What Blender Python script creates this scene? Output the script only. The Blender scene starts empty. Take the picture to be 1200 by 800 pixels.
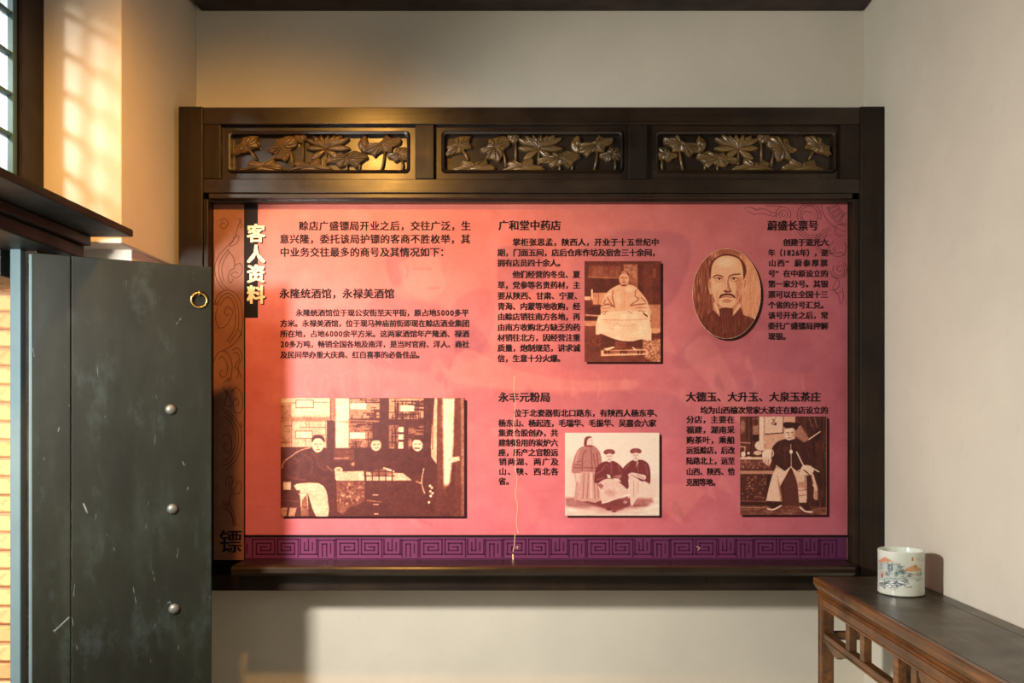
import bpy, bmesh, math, random
import numpy as np
from mathutils import Vector, Matrix
random.seed(7); RNG = np.random.default_rng(7)
C = bpy.context.scene.collection
SC = bpy.context.scene
PI = math.pi

# ------------------------------------------------------------------ camera
F, CX, CY, EYE, CAMY = 960.0, 641.0, 500.0, 1.42, -3.2
cam_d = bpy.data.cameras.new('camera'); cam = bpy.data.objects.new('camera', cam_d); C.objects.link(cam)
cam.location = (0, CAMY, EYE); cam.rotation_euler = (PI/2, 0, 0)
cam_d.sensor_width = 36; cam_d.lens = F/1200*36
cam_d.shift_x = -(CX-600)/1200; cam_d.shift_y = (CY-400)/1200
cam_d.clip_start = 0.05
SC.camera = cam
# ------------------------------------------------------------------ world
w = bpy.data.worlds.new('sky'); SC.world = w; w.use_nodes = True
bg = w.node_tree.nodes['Background']; bg.inputs[0].default_value = (0.74, 0.86, 0.98, 1); bg.inputs[1].default_value = 0.95

def light(name, kind, loc, target, energy, color, **kw):
    d = bpy.data.lights.new(name, kind); d.energy = energy; d.color = color
    for k, v in kw.items(): setattr(d, k, v)
    o = bpy.data.objects.new(name, d); C.objects.link(o); o.location = loc
    o.rotation_euler = (Vector(target)-Vector(loc)).to_track_quat('-Z', 'Y').to_euler()
    return o
# assumed unseen warm lamp under the ceiling, aimed at the left half of the board
light('assumed_warm_ceiling_lamp', 'SPOT', (-0.94, -1.50, 3.00), (-1.14, 0.05, 1.50), 165, (1.0, 0.47, 0.09), spot_size=math.radians(96), spot_blend=1.0, shadow_soft_size=0.05)
# daylight of the courtyard at the doorway
light('doorway_daylight', 'AREA', (-1.97, -1.55, 1.10), (0.4, -0.9, 1.15), 5, (1.0, 0.95, 0.88), shape='RECTANGLE', size=1.4, size_y=1.6)
light('assumed_left_key_light', 'AREA', (-1.62, -2.0, 1.93), (0.2, 0.0, 0.05), 122, (1.0, 0.965, 0.92), shape='RECTANGLE', size=0.2, size_y=0.3)  # assumed unseen key light, added inside the room; no window stands here
# low sun through the lattice window onto the pier
light('sun_through_window', 'SPOT', (-3.35, -3.30, 3.70), (-1.56, -0.39, 2.40), 2300, (1.0, 0.95, 0.88), spot_size=math.radians(12), spot_blend=0.5, shadow_soft_size=0.26)
# sun on the courtyard brickwork
light('sun_on_bricks', 'SPOT', (-2.3, -2.4, 1.4), (-2.12, -0.3, 0.95), 90, (1.0, 0.78, 0.52), spot_size=math.radians(42), spot_blend=0.3, shadow_soft_size=0.04)
# added fill light behind the viewer; the rear wall has no window
light('rear_fill_light', 'AREA', (-0.2, -3.8, 2.0), (-0.1, 0.0, 1.4), 11, (0.97, 0.97, 0.93), shape='RECTANGLE', size=2.0, size_y=1.4)
SC.view_settings.view_transform = 'Standard'; SC.view_settings.look = 'None'
SC.view_settings.gamma = 1; SC.view_settings.exposure = 0.0
try: SC.view_settings.use_curve_mapping = False
except Exception: pass

# ------------------------------------------------------------------ helpers
def X(px, y=0.0): return (px-CX)*(y-CAMY)/F
def Z(py, y=0.0): return EYE-(py-CY)*(y-CAMY)/F
def lin(c): 
    c = np.asarray(c, float); return np.where(c <= 0.04045, c/12.92, ((c+0.055)/1.055)**2.4)
def srgb(r, g, b): return tuple(float(v) for v in lin(np.array([r, g, b])/255.0))

class NT:
    def __init__(s, name):
        s.m = bpy.data.materials.new(name); s.m.use_nodes = True; s.t = s.m.node_tree
        s.b = s.t.nodes['Principled BSDF']; s.co = s.t.nodes.new('ShaderNodeTexCoord')
    def n(s, k, **kw):
        q = s.t.nodes.new(k)
        for a, v in kw.items(): setattr(q, a, v)
        return q
    def l(s, a, b): s.t.links.new(a, b)
    def mapping(s, scale=(1, 1, 1)):
        q = s.n('ShaderNodeMapping'); q.inputs['Scale'].default_value = scale; s.l(s.co.outputs['Object'], q.inputs[0]); return q.outputs[0]
    def noise(s, scale, detail=4, rough=0.5, vec=None):
        q = s.n('ShaderNodeTexNoise'); q.inputs['Scale'].default_value = scale; q.inputs['Detail'].default_value = detail
        q.inputs['Roughness'].default_value = rough; s.l(vec or s.co.outputs['Object'], q.inputs['Vector']); return q.outputs['Fac']
    def ramp(s, fac, stops):
        q = s.n('ShaderNodeValToRGB'); e = q.color_ramp.elements
        while len(e) < len(stops): e.new(0.5)
        for k, (p, c) in enumerate(stops): e[k].position = p; e[k].color = (*c, 1)
        s.l(fac, q.inputs[0]); return q.outputs[0]
    def mix(s, a, b, fac, mode='MIX'):
        q = s.n('ShaderNodeMix', data_type='RGBA', blend_type=mode)
        for sock, v in ((q.inputs[0], fac), (q.inputs[6], a), (q.inputs[7], b)):
            if hasattr(v, 'links'): s.l(v, sock)
            elif isinstance(v, (int, float)): sock.default_value = v
            else: sock.default_value = (*v, 1)
        return q.outputs[2]
    def bump(s, h, strength=0.3, dist=0.002):
        q = s.n('ShaderNodeBump'); q.inputs['Strength'].default_value = strength; q.inputs['Distance'].default_value = dist
        s.l(h, q.inputs['Height']); s.l(q.outputs[0], s.b.inputs['Normal']); return q
    def set(s, color=None, rough=None, **kw):
        if color is not None:
            if hasattr(color, 'links'): s.l(color, s.b.inputs['Base Color'])
            else: s.b.inputs['Base Color'].default_value = (*color, 1)
        if rough is not None:
            if hasattr(rough, 'links'): s.l(rough, s.b.inputs['Roughness'])
            else: s.b.inputs['Roughness'].default_value = rough
        for k, v in kw.items(): s.b.inputs[k].default_value = v
        return s.m

def mat_wood(name, c1, c2, rough=0.4, axis='x', bump=0.25, coat=0.0, spec=0.5, tint=None):
    t = NT(name)
    sc = {'x': (2.5, 60, 60), 'z': (60, 60, 2.5), 'y': (60, 2.5, 60)}[axis]
    g = t.noise(1.0, 6, 0.6, t.mapping(sc)); d = t.noise(5, 5, 0.6)
    col = t.ramp(g, [(0.3, c1), (0.7, c2)])
    col = t.mix(col, tuple(v*0.45 for v in c1), t.ramp(d, [(0.42, (0, 0, 0)), (0.75, (1, 1, 1))]))
    t.bump(g, bump, 0.001)
    q = t.ramp(t.noise(9, 4), [(0.3, (rough*0.85,)*3), (0.7, (min(1, rough*1.25),)*3)])
    return t.set(col, q, **{'Coat Weight': coat, 'Coat Roughness': 0.25, 'Specular IOR Level': spec})

def mat_plaster(name, c):
    t = NT(name)
    n1 = t.noise(1.3, 6, 0.6); n2 = t.noise(14, 5, 0.6); n3 = t.noise(90, 3)
    col = t.mix(tuple(v*0.86 for v in c), c, t.ramp(n1, [(0.3, (0, 0, 0)), (0.65, (1, 1, 1))]))
    col = t.mix(col, tuple(v*0.8 for v in c), t.ramp(n2, [(0.62, (0, 0, 0)), (0.85, (0.6,)*3)]))
    q = t.n('ShaderNodeMath', operation='ADD'); t.l(n2, q.inputs[0]); t.l(n3, q.inputs[1])
    t.bump(q.outputs[0], 0.25, 0.003)
    return t.set(col, 0.9, **{'Specular IOR Level': 0.15})

def mat_flat(name, c, rough=0.5, spec=0.5, noise=0.12, scale=30, metal=0.0):
    t = NT(name)
    col = t.mix(tuple(v*(1-noise) for v in c), tuple(min(1, v*(1+noise)) for v in c), t.noise(scale, 4))
    t.bump(t.noise(scale*3, 3), 0.08, 0.001)
    return t.set(col, rough, **{'Specular IOR Level': spec, 'Metallic': metal})

def mat_print(name, rough=0.5, spec=0.22):
    t = NT(name)
    a = t.n('ShaderNodeVertexColor', layer_name='Col')
    t.bump(t.noise(160, 2), 0.05, 0.0005)
    return t.set(a.outputs['Color'], rough, **{'Specular IOR Level': spec})

def link(name, me, mat=None, parent=None):
    o = bpy.data.objects.new(name, me); C.objects.link(o)
    if mat is not None and not me.materials: me.materials.append(mat)
    if parent is not None: o.parent = parent
    return o

def mesh(name, verts, faces, mat=None, parent=None, smooth=False):
    me = bpy.data.meshes.new(name); me.from_pydata([tuple(v) for v in verts], [], faces); me.update()
    if smooth: me.polygons.foreach_set('use_smooth', [True]*len(me.polygons))
    return link(name, me, mat, parent)

def add_box(bm, x0, x1, y0, y1, z0, z1, bev=0.0, seg=2):
    vs = [bm.verts.new(p) for p in ((x0,y0,z0),(x1,y0,z0),(x1,y1,z0),(x0,y1,z0),(x0,y0,z1),(x1,y0,z1),(x1,y1,z1),(x0,y1,z1))]
    fs = [bm.faces.new([vs[i] for i in f]) for f in ((3,2,1,0),(4,5,6,7),(0,1,5,4),(1,2,6,5),(2,3,7,6),(3,0,4,7))]
    if bev > 0:
        es = list({e for f in fs for e in f.edges})
        bmesh.ops.bevel(bm, geom=es, offset=bev, segments=seg, profile=0.5, affect='EDGES')

def fin(name, bm, mat, parent=None, smooth=False):
    me = bpy.data.meshes.new(name); bmesh.ops.recalc_face_normals(bm, faces=bm.faces); bm.to_mesh(me); bm.free()
    if smooth: me.polygons.foreach_set('use_smooth', [True]*len(me.polygons))
    return link(name, me, mat, parent)

def box(name, x0, x1, y0, y1, z0, z1, mat, parent=None, bev=0.0, kind=None, seg=2):
    bm = bmesh.new(); add_box(bm, min(x0,x1), max(x0,x1), min(y0,y1), max(y0,y1), min(z0,z1), max(z0,z1), bev, seg)
    o = fin(name, bm, mat, parent)
    if kind: o['kind'] = kind
    return o

def empty(name, loc=(0, 0, 0)):
    o = bpy.data.objects.new(name, None); C.objects.link(o); o.location = loc; o.empty_display_size = 0.1; return o

def thing(o, label, cat, group=None):
    o['label'] = label; o['category'] = cat
    if group: o['group'] = group
    return o

def catmull(pts, n=6, closed=False):
    P = [np.array(p, float) for p in pts]; out = []
    m = len(P)
    for i in range(m if closed else m-1):
        if closed: a, b, c, d = P[(i-1) % m], P[i], P[(i+1) % m], P[(i+2) % m]
        else: a, b, c, d = P[max(i-1, 0)], P[i], P[i+1], P[min(i+2, m-1)]
        for k in range(n):
            t = k/n
            out.append(0.5*((2*b)+(-a+c)*t+(2*a-5*b+4*c-d)*t*t+(-a+3*b-3*c+d)*t**3))
    if not closed: out.append(P[-1])
    return out

def tube(pts, r, seg=8, closed=False):
    """verts, faces of a round tube; r scalar or list"""
    P = [Vector(p) for p in pts]; n = len(P); V = []; Fc = []
    for i, p in enumerate(P):
        t = (P[(i+1) % n]-P[i-1]) if closed else (P[min(i+1, n-1)]-P[max(i-1, 0)])
        t.normalize(); u = t.cross(Vector((0.3, 0.1, 1)) if abs(t.z) < 0.9 else Vector((1, 0, 0))).normalized(); v = t.cross(u)
        rr = r[i] if isinstance(r, (list, tuple)) else r
        for k in range(seg):
            a = 2*PI*k/seg; V.append(p+u*math.cos(a)*rr+v*math.sin(a)*rr)
    for i in range(n if closed else n-1):
        j = (i+1) % n
        for k in range(seg):
            l = (k+1) % seg; Fc.append((i*seg+k, i*seg+l, j*seg+l, j*seg+k))
    if not closed: Fc += [tuple(range(seg-1, -1, -1)), tuple((n-1)*seg+k for k in range(seg))]
    return V, Fc

# ------------------------------------------------------------------ materials
M_wall = mat_plaster('off_white_plaster', srgb(210, 203, 185))
M_pier = mat_plaster('pier_plaster', srgb(222, 212, 196))
M_dark = mat_wood('dark_stained_wood', srgb(30, 21, 14), srgb(50, 35, 21), 0.30, 'x', 0.3, 0.22, 0.35)
M_darkv = mat_wood('dark_stained_wood_upright', srgb(28, 19, 13), srgb(44, 31, 20), 0.42, 'z', 0.3, 0.0, 0.25)
M_lotus = mat_wood('carved_lotus_wood', srgb(82, 62, 32), srgb(124, 94, 48), 0.34, 'x', 0.3, 0.2)
M_beam = mat_wood('old_beam_wood', srgb(36, 24, 22), srgb(60, 42, 36), 0.6, 'x', 0.4)
M_corn = mat_wood('cornice_wood', srgb(17, 20, 18), srgb(34, 38, 34), 0.5, 'y', 0.5, 0.0, 0.35)
M_table = mat_wood('table_edge_wood', srgb(76, 47, 22), srgb(136, 86, 40), 0.38, 'y', 0.3, 0.15)
M_ttop = mat_wood('table_top_wood', srgb(44, 40, 28), srgb(86, 74, 50), 0.36, 'y', 0.6, 0.05)
M_floor = mat_flat('stone_floor', srgb(120, 112, 100), 0.7, 0.3, 0.2, 6)
M_mortar = mat_flat('lime_mortar', srgb(170, 138, 106), 0.95, 0.1, 0.2, 25)
M_teal = mat_flat('blue_green_paint', srgb(74, 104, 106), 0.5, 0.4, 0.15, 20)
M_jamb = mat_flat('lit_blue_grey', srgb(78, 98, 102), 0.55, 0.4, 0.18, 12)
M_iron = mat_flat('worn_stud_metal', srgb(112, 112, 104), 0.5, 0.5, 0.35, 90, 0.7)
M_brass = mat_flat('tarnished_brass', srgb(190, 160, 90), 0.35, 0.5, 0.25, 60, 0.9)
M_ink = mat_flat('black_ink', srgb(26, 18, 16), 0.55, 0.12, 0.05)
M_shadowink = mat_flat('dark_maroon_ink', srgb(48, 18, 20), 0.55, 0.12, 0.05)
M_gold = mat_flat('gold_yellow_ink', srgb(250, 216, 168), 0.4, 0.4, 0.05)
M_line = mat_flat('brown_outline_ink', srgb(84, 46, 34), 0.55, 0.12, 0.05)
M_med = mat_flat('plum_outline_ink', srgb(104, 52, 58), 0.55, 0.12, 0.05)
M_meander = mat_flat('deep_plum_ink', srgb(66, 20, 48), 0.55, 0.12, 0.05)
M_cream = mat_flat('bare_backing_cream', srgb(236, 196, 150), 0.6, 0.3, 0.1)
M_print = mat_print('printed_vinyl'); M_porc = mat_print('painted_porcelain', 0.12, 0.6)
M_edge = mat_flat('board_edge_gold', srgb(190, 130, 80), 0.4, 0.4, 0.1)

def door_mat():
    t = NT('dark_green_black_lacquer')
    n = t.noise(7, 8, 0.65, t.mapping((1, 1, 0.35))); m = t.noise(3, 5, 0.6); f = t.noise(55, 5, 0.7)
    c = t.ramp(n, [(0.3, srgb(17, 18, 12)), (0.55, srgb(27, 29, 21)), (0.8, srgb(42, 50, 43))])
    c = t.mix(c, srgb(92, 104, 100), t.ramp(f, [(0.68, (0, 0, 0)), (0.80, (0.5,)*3)]))
    # fine pale scratches
    v = t.n('ShaderNodeTexVoronoi', feature='DISTANCE_TO_EDGE'); v.inputs['Scale'].default_value = 9
    t.l(t.mapping((1, 1, 0.25)), v.inputs['Vector'])
    s = t.ramp(v.outputs['Distance'], [(0.0, (1, 1, 1)), (0.006, (0, 0, 0))])
    g = t.ramp(t.noise(16, 2), [(0.6, (0, 0, 0)), (0.66, (0.55,)*3)])
    c = t.mix(c, srgb(150, 160, 150), t.mix(s, g, 1.0, 'MULTIPLY'))
    pt = t.ramp(t.noise(4.5, 8, 0.72, t.mapping((1.6, 1, 0.8))), [(0.54, (0, 0, 0)), (0.76, (0.30,)*3)])
    c = t.mix(c, srgb(74, 90, 90), pt)
    t.bump(n, 0.25, 0.002)
    r = t.ramp(m, [(0.3, (0.45,)*3), (0.7, (0.62,)*3)])
    return t.set(c, r, **{'Specular IOR Level': 0.16})
M_door = door_mat()
def brick_mat():
    t = NT('sunlit_clay_brick'); oi = t.n('ShaderNodeObjectInfo')
    c = t.ramp(oi.outputs['Random'], [(0.0, srgb(222, 158, 104)), (0.5, srgb(236, 178, 122)), (1.0, srgb(208, 142, 94))])
    c = t.mix(c, srgb(150, 100, 70), t.ramp(t.noise(40, 5), [(0.5, (0, 0, 0)), (0.8, (0.7,)*3)]))
    t.bump(t.noise(70, 5), 0.5, 0.004); return t.set(c, 0.9, **{'Specular IOR Level': 0.15})
M_brick = brick_mat()
def pane_mat():
    m = bpy.data.materials.new('frosted_window_glass'); m.use_nodes = True; t = m.node_tree
    for q in list(t.nodes): t.nodes.remove(q)
    o = t.nodes.new('ShaderNodeOutputMaterial'); a = t.nodes.new('ShaderNodeBsdfTranslucent'); b = t.nodes.new('ShaderNodeBsdfTransparent')
    g = t.nodes.new('ShaderNodeBsdfGlossy'); g.inputs['Roughness'].default_value = 0.2
    a.inputs[0].default_value = (0.9, 0.94, 0.95, 1); b.inputs[0].default_value = (0.95, 0.97, 0.97, 1)
    x = t.nodes.new('ShaderNodeMixShader'); x.inputs[0].default_value = 0.62; t.links.new(a.outputs[0], x.inputs[1]); t.links.new(b.outputs[0], x.inputs[2])
    y = t.nodes.new('ShaderNodeMixShader'); y.inputs[0].default_value = 0.06; t.links.new(x.outputs[0], y.inputs[1]); t.links.new(g.outputs[0], y.inputs[2])
    t.links.new(y.outputs[0], o.inputs[0]); return m
M_pane = pane_mat()

# ------------------------------------------------------------------ room shell
XL, XR, YB = -1.46, 1.32, 0.21
S = 'structure'
box('floor', -3.6, 1.6, -3.9, 0.4, -0.12, 0.0, M_floor, kind=S)
box('wall_back', -1.9, XR+0.2, YB, YB+0.2, 0.0, 3.4, M_wall, kind=S)
box('wall_right', XR, XR+0.2, -3.9, YB, 0.0, 3.4, M_wall, kind=S)
box('wall_rear', -1.95, XR+0.2, -4.1, -3.9, 0.0, 3.4, M_wall, kind=S)
box('ceiling', -1.95, XR+0.2, -3.9, YB+0.2, 3.4, 3.5, M_beam, kind=S)
# left pier: upper part stands further into the room than the part below the cornice
bm = bmesh.new()
add_box(bm, -1.73, XL, -0.39, YB, 2.05, 3.4, 0.004)
add_box(bm, -1.73, -1.478, -0.286, YB, 0.0, 2.06, 0.004)
fin('wall_pier', bm, M_pier)['kind'] = S
# left wall nearer the viewer, around the doorway and below the window
bm = bmesh.new()
add_box(bm, -1.95, -1.73, -3.9, -2.45, 0.0, 3.4); add_box(bm, -1.95, -1.73, -2.45, -1.75, 2.087, 3.4)
add_box(bm, -1.95, -1.73, -1.75, -0.39, 3.05, 3.4)
fin('wall_left', bm, M_wall)['kind'] = S
box('trim_1', -1.44, XR-0.003, -0.06, YB, 3.148, 3.30, M_beam, bev=0.006, kind=S)        # ceiling beam over the back wall
# cornice board and header beam over the doorway
bm = bmesh.new()
add_box(bm, -1.95, -1.40, -2.45, -0.425, 2.062, 2.087, 0.005)
add_box(bm, -1.95, -1.54, -2.45, -0.432, 2.030, 2.062, 0.004)
fin('trim_2', bm, M_corn)['kind'] = S
box('trim_3', -1.93, -1.56, -2.45, -0.435, 1.985, 2.030, M_corn, bev=0.006, kind=S)
box('trim_4', -1.93, -1.735, -0.60, -0.435, 1.90, 1.985, M_corn, bev=0.003, kind=S)
# door post with a rebate: lit outer part coloured blue-grey, shade of the inner part as dark wood
post = empty('trim_5', (-1.68, -0.55, 0)); post['kind'] = S
box('jamb_board', -1.705+1.68, -1.672+1.68, -0.60+0.55, -0.44+0.55, 0.02, 1.985, M_jamb, post, 0.003)
box('shaded_rebate', -1.672+1.68, -1.636+1.68, -0.575+0.55, -0.44+0.55, 0.02, 1.985, M_dark, post, 0.002)

# window over the cornice
win = empty('window_1', (-1.73, -0.39, 2.087)); win['kind'] = S
def wl(o):   # move world-built mesh under the window empty
    o.parent = win; o.matrix_parent_inverse = Matrix.Translation((1.73, 0.39, -2.087)); return o
wl(box('frame_post', -1.80, -1.724, -0.512, -0.39, 2.087, 3.06, M_darkv, bev=0.004))
wl(box('frame_post', -1.80, -1.724, -1.75, -1.64, 2.087, 3.06, M_darkv, bev=0.004))
wl(box('bottom_rail', -1.80, -1.735, -1.64, -0.512, 2.225, 2.245, M_teal, bev=0.002))
wl(box('sill_board', -1.80, -1.73, -1.64, -0.512, 2.087, 2.225, M_darkv, bev=0.003))
wl(box('top_rail', -1.80, -1.735, -1.64, -0.512, 3.03, 3.06, M_teal, bev=0.002))
wl(box('sash_stile', -1.775, -1.738, -0.533, -0.512, 2.24, 3.03, M_teal, bev=0.002))
wl(box('sash_stile', -1.775, -1.738, -1.64, -1.62, 2.24, 3.03, M_teal, bev=0.002))
yv = [-0.533-0.145*k for k in range(1, 8)]
for y in yv: wl(box('muntin', -1.768, -1.744, y-0.005, y+0.005, 2.24, 3.03, M_teal, bev=0.0015))
zz = [2.24+0.132*k for k in range(1, 6)]
for z in zz: wl(box('muntin', -1.768, -1.744, -1.62, -0.533, z-0.006, z+0.006, M_teal, bev=0.0015))
ys = [-0.533]+yv+[-1.62]; zs = [2.243]+zz+[3.03]
for a, b in zip(ys[:-1], ys[1:]):
    for c, d in zip(zs[:-1], zs[1:]):
        wl(box('pane', -1.758, -1.755, b+0.004, a-0.004, c+0.004, d-0.004, M_pane))

# courtyard brickwork seen past the door post
bw = empty('wall_outside', (-2.212, -0.3, 0)); bw['kind'] = S
box('mortar_core', -0.95, 0.47, 0.006, 0.22, 0, 2.9, M_mortar, bw)
bme = {}
def brick_mesh(wd):
    if wd not in bme:
        bm = bmesh.new(); add_box(bm, -wd/2, wd/2, -0.03, 0.03, -0.0275, 0.0275, 0.005, 1)
        me = bpy.data.meshes.new('brick'); bmesh.ops.recalc_face_normals(bm, faces=bm.faces); bm.to_mesh(me); bm.free(); me.materials.append(M_brick); bme[wd] = me
    return bme[wd]
hc = 0.0652
for r in range(30):
    x = 0.465 - (0.0 if r % 2 else 0.0)
    first = 0.113 if r % 2 else 0.232
    x = 0.465
    k = 0
    while x > -0.35:
        wd = first if k == 0 else 0.232
        me = brick_mesh(wd)
        o = link('brick', me, None, bw)
        o.location = (x-wd/2, 0.022+RNG.uniform(-0.004, 0.004), 0.035+r*hc+RNG.uniform(-0.002, 0.002))
        o.rotation_euler = (RNG.uniform(-0.02, 0.02), RNG.uniform(-0.012, 0.012), RNG.uniform(-0.02, 0.02))
        x -= wd+0.011; k += 1
box('ground_outside', -6, -1.96, -6, 0.4, -0.16, -0.1, M_floor, kind=S)

# ------------------------------------------------------------------ door leaf
P0 = Vector((-1.618, -0.624, 0)); P1 = Vector((-1.150, -0.391, 0))
dlen = (P1-P0).length; dang = math.atan2(P1.y-P0.y, P1.x-P0.x)
door = empty('door_1', P0); door.rotation_euler = (0, 0, dang); door['kind'] = S
DT = 0.04; ZT = 1.968
seam = 0.105
box('hinge_stile', 0.0, seam-0.0012, 0, DT, 0.025, ZT, M_door, door, 0.0025)
box('door_board', seam+0.0012, dlen, 0, DT, 0.025, ZT, M_door, door, 0.0025)
box('edge_highlight', -0.010, -0.0005, 0.002, DT-0.002, 0.025, ZT-0.004, M_jamb, door, 0.002)  # bright line of the hinge edge, put in as a paler strip
def door_uv(px, py):
    # intersect the view ray with the door face plane
    d = Vector(((px-CX)/F, 1, -(py-CY)/F)); n = Vector((math.sin(dang), -math.cos(dang), 0)); o = Vector((0, CAMY, EYE))
    t = (P0-o).dot(n)/d.dot(n); p = o+d*t; q = p-P0
    return q.dot((P1-P0).normalized()), p.z
def dome(r, h, n=20, k=6):
    V = []; Fc = []
    prof = [(r*1.0, 0), (r*1.0, -h*0.22)]+[(r*math.cos(a)*0.96, -h*0.22-h*0.78*math.sin(a)) for a in np.linspace(0.05, PI/2*0.96, k)]
    for (rr, y) in prof:
        for j in range(n): V.append((rr*math.cos(2*PI*j/n), y, rr*math.sin(2*PI*j/n)))
    for i in range(len(prof)-1):
        for j in range(n): Fc.append((i*n+j, i*n+(j+1) % n, (i+1)*n+(j+1) % n, (i+1)*n+j))
    Fc.append(tuple((len(prof)-1)*n+j for j in range(n)))
    return V, Fc
for k, (px, py) in enumerate(((200, 479.5), (202, 596), (204, 713))):
    u, z = door_uv(px, py)
    V, Fc = dome(0.0175, 0.014)
    o = mesh('stud', V, Fc, M_iron, door, True); o.location = (u, 0.0, z); o.rotation_euler = (0.05*k, 0.2*k, 0.06)
u, z = door_uv(233, 352)
ring = mesh('pull_ring', *tube([(0.0245*math.cos(a), 0, 0.0245*math.sin(a)) for a in np.linspace(0, 2*PI, 33)[:-1]], 0.0032, 8, True), M_brass, door, True)
ring.location = (u, -0.008, z); ring.rotation_euler = (0.12, 0, 0.08)
V, Fc = tube([(0, 0.008, 0.026), (0, -0.004, 0.030), (0, -0.009, 0.024), (0, -0.006, 0.019), (0, 0.008, 0.018)], 0.0035, 8)
mesh('staple', V, Fc, M_brass, ring, True)

# ------------------------------------------------------------------ wooden display frame
FX, FZ = X(624), 0.0
frame = thing(empty('display_frame', (0, 0.1, 0.78)), 'dark stained wooden frame surrounding the pink exhibition board with carved lotus panels on top', 'frame')
def fl(o): o.parent = frame; o.matrix_parent_inverse = Matrix.Translation((0, -0.1, -0.78)); return o
def fb(name, px0, px1, py0, py1, y0, y1, mat, bev=0.003): return fl(box(name, X(px0, y0), X(px1, y0), y0, y1, Z(py1, y0), Z(py0, y0), mat, None, bev))
fb('outer_stile', 209, 237.4, 124.5, 692, 0.0, YB, M_darkv)
fb('outer_stile', 1008.4, 1037, 124.5, 692, 0.0, YB, M_darkv)
fb('inner_stile', 237.6, 243.9, 233, 692, 0.012, YB, M_darkv)
fb('inner_stile', 999.6, 1008.2, 233, 692, 0.012, YB, M_darkv)
fb('upper_rail', 237.6, 1008.2, 125.5, 145.5, 0.006, 0.09, M_dark)
fb('lower_rail', 237.6, 1008.2, 209.5, 226, 0.006, 0.09, M_dark)
fb('moulding', 244.2, 999.2, 226.3, 232.5, -0.002, 0.058, M_dark, 0.004)
fb('moulding', 244.2, 999.2, 232.8, 236.5, 0.020, 0.058, M_dark, 0.003)
for a, b in ((237.6, 258.5), (486.5, 508.5), (736.5, 758.5), (985, 1008.2)): fb('mullion', a, b, 145.7, 209.3, 0.006, 0.09, M_darkv)
fb('bottom_rail', 244.2, 999.2, 673.5, 692, 0.004, YB, M_dark)
fb('back_panel', 251, 993, 150, 672, 0.12, 0.14, M_dark, 0)
# ledge with a chamfered nose
prof = [(0.05, 0.8935), (-0.085, 0.8935), (-0.098, 0.889), (-0.103, 0.882), (-0.103, 0.868), (-0.094, 0.860), (-0.060, 0.858), (-0.048, 0.846), (0.003, 0.846), (0.05, 0.846)]
V = []; Fc = []
xe = [(-1.205, 0), (-1.2, 1), (1.165, 1), (1.175, 0)]
for x in (-1.195, 1.178):
    for (y, z) in prof:
        V.append((x - (0.012 if (x > 0 and y < -0.09) else 0), y, z))
n = len(prof); Fc = [tuple(range(n)), tuple(range(2*n-1, n-1, -1))]+[(i, n+i, n+(i+1) % n, (i+1) % n) for i in range(n)]
fl(mesh('ledge', V, Fc, M_dark))

def relief(outline, h, depth, veins, ctr=None, rings=7, twist=0.0, ripple=0.25):
    pts = catmull(outline, 5, True); P = np.array(pts); c = np.array(ctr) if ctr is not None else P.mean(0); n = len(P)
    V = []; Fc = []
    for k in range(rings+1):
        r = 1-k/(rings)
        for i in range(n):
            a = 2*PI*i/n
            q = c+(P[i]-c)*max(r, 0.02)
            hh = h*(0.35+0.65*(1-r**2.2))+h*ripple*math.sin(veins*a+twist*r)*(r*(1.15-r))*2.2
            if r < 0.28: hh -= h*0.35*(1-r/0.28)
            V.append((q[0], -hh, q[1]))
    for k in range(rings):
        for i in range(n):
            j = (i+1) % n; Fc.append((k*n+i, k*n+j, (k+1)*n+j, (k+1)*n+i))
    Fc.append(tuple(rings*n+i for i in range(n)))
    b = len(V)
    for i in range(n): V.append((P[i][0], depth, P[i][1]))
    for i in range(n):
        j = (i+1) % n; Fc.append((b+i, b+j, j, i))
    return V, Fc
def petal(base, tip, w, h, depth):
    b = np.array(base, float); t = np.array(tip, float); d = t-b; L = np.linalg.norm(d); d /= L; nrm = np.array([-d[1], d[0]])
    out = []
    for s, ww in ((0, .25), (.3, .75), (.6, 1), (.85, .6), (1, 0), (.85, -.6), (.6, -1), (.3, -.75), (0, -.25)): out.append(b+d*L*s+nrm*w*ww)
    return relief([tuple(p) for p in out], h, depth, 0, tuple(b+d*L*0.55), 5, 0, 0)
LEAVES = [
 ([(105,192),(118,165),(112,150),(150,132),(162,102),(205,90),(248,92),(238,120),(252,152),(215,162),(196,178),(150,186),(118,200)], (180,150), [(200,168),(232,222)]),
 ([(298,165),(342,142),(348,110),(388,98),(432,88),(464,106),(466,140),(434,165),(424,200),(404,232),(372,218),(330,218),(345,192),(322,184)], (385,155), [(428,172),(445,262)]),
 ([(634,216),(690,206),(715,184),(752,188),(792,174),(856,190),(864,212),(832,232),(804,268),(770,248),(708,264),(680,240),(636,242)], (750,215), [(745,250),(748,288)]),
 ([(868,132),(935,124),(972,84),(1002,102),(1050,98),(1048,130),(1006,150),(1000,178),(940,176),(905,204),(880,184),(838,180),(862,160)], (955,135), [(962,172),(942,284)]),
 ([(974,192),(1010,182),(1032,156),(1090,158),(1090,222),(1050,220),(1020,232),(998,214),(978,210)], (1045,190), [(1060,222),(1060,284)]),
 ([(148,274),(188,262),(190,246),(210,226),(262,238),(312,230),(336,218),(346,246),(376,254),(384,274),(350,286),(160,286)], (270,268), None),
 ([(430,278),(462,262),(450,246),(492,226),(522,240),(592,214),(604,250),(645,260),(652,282),(440,286)], (538,268), None),
]
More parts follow.
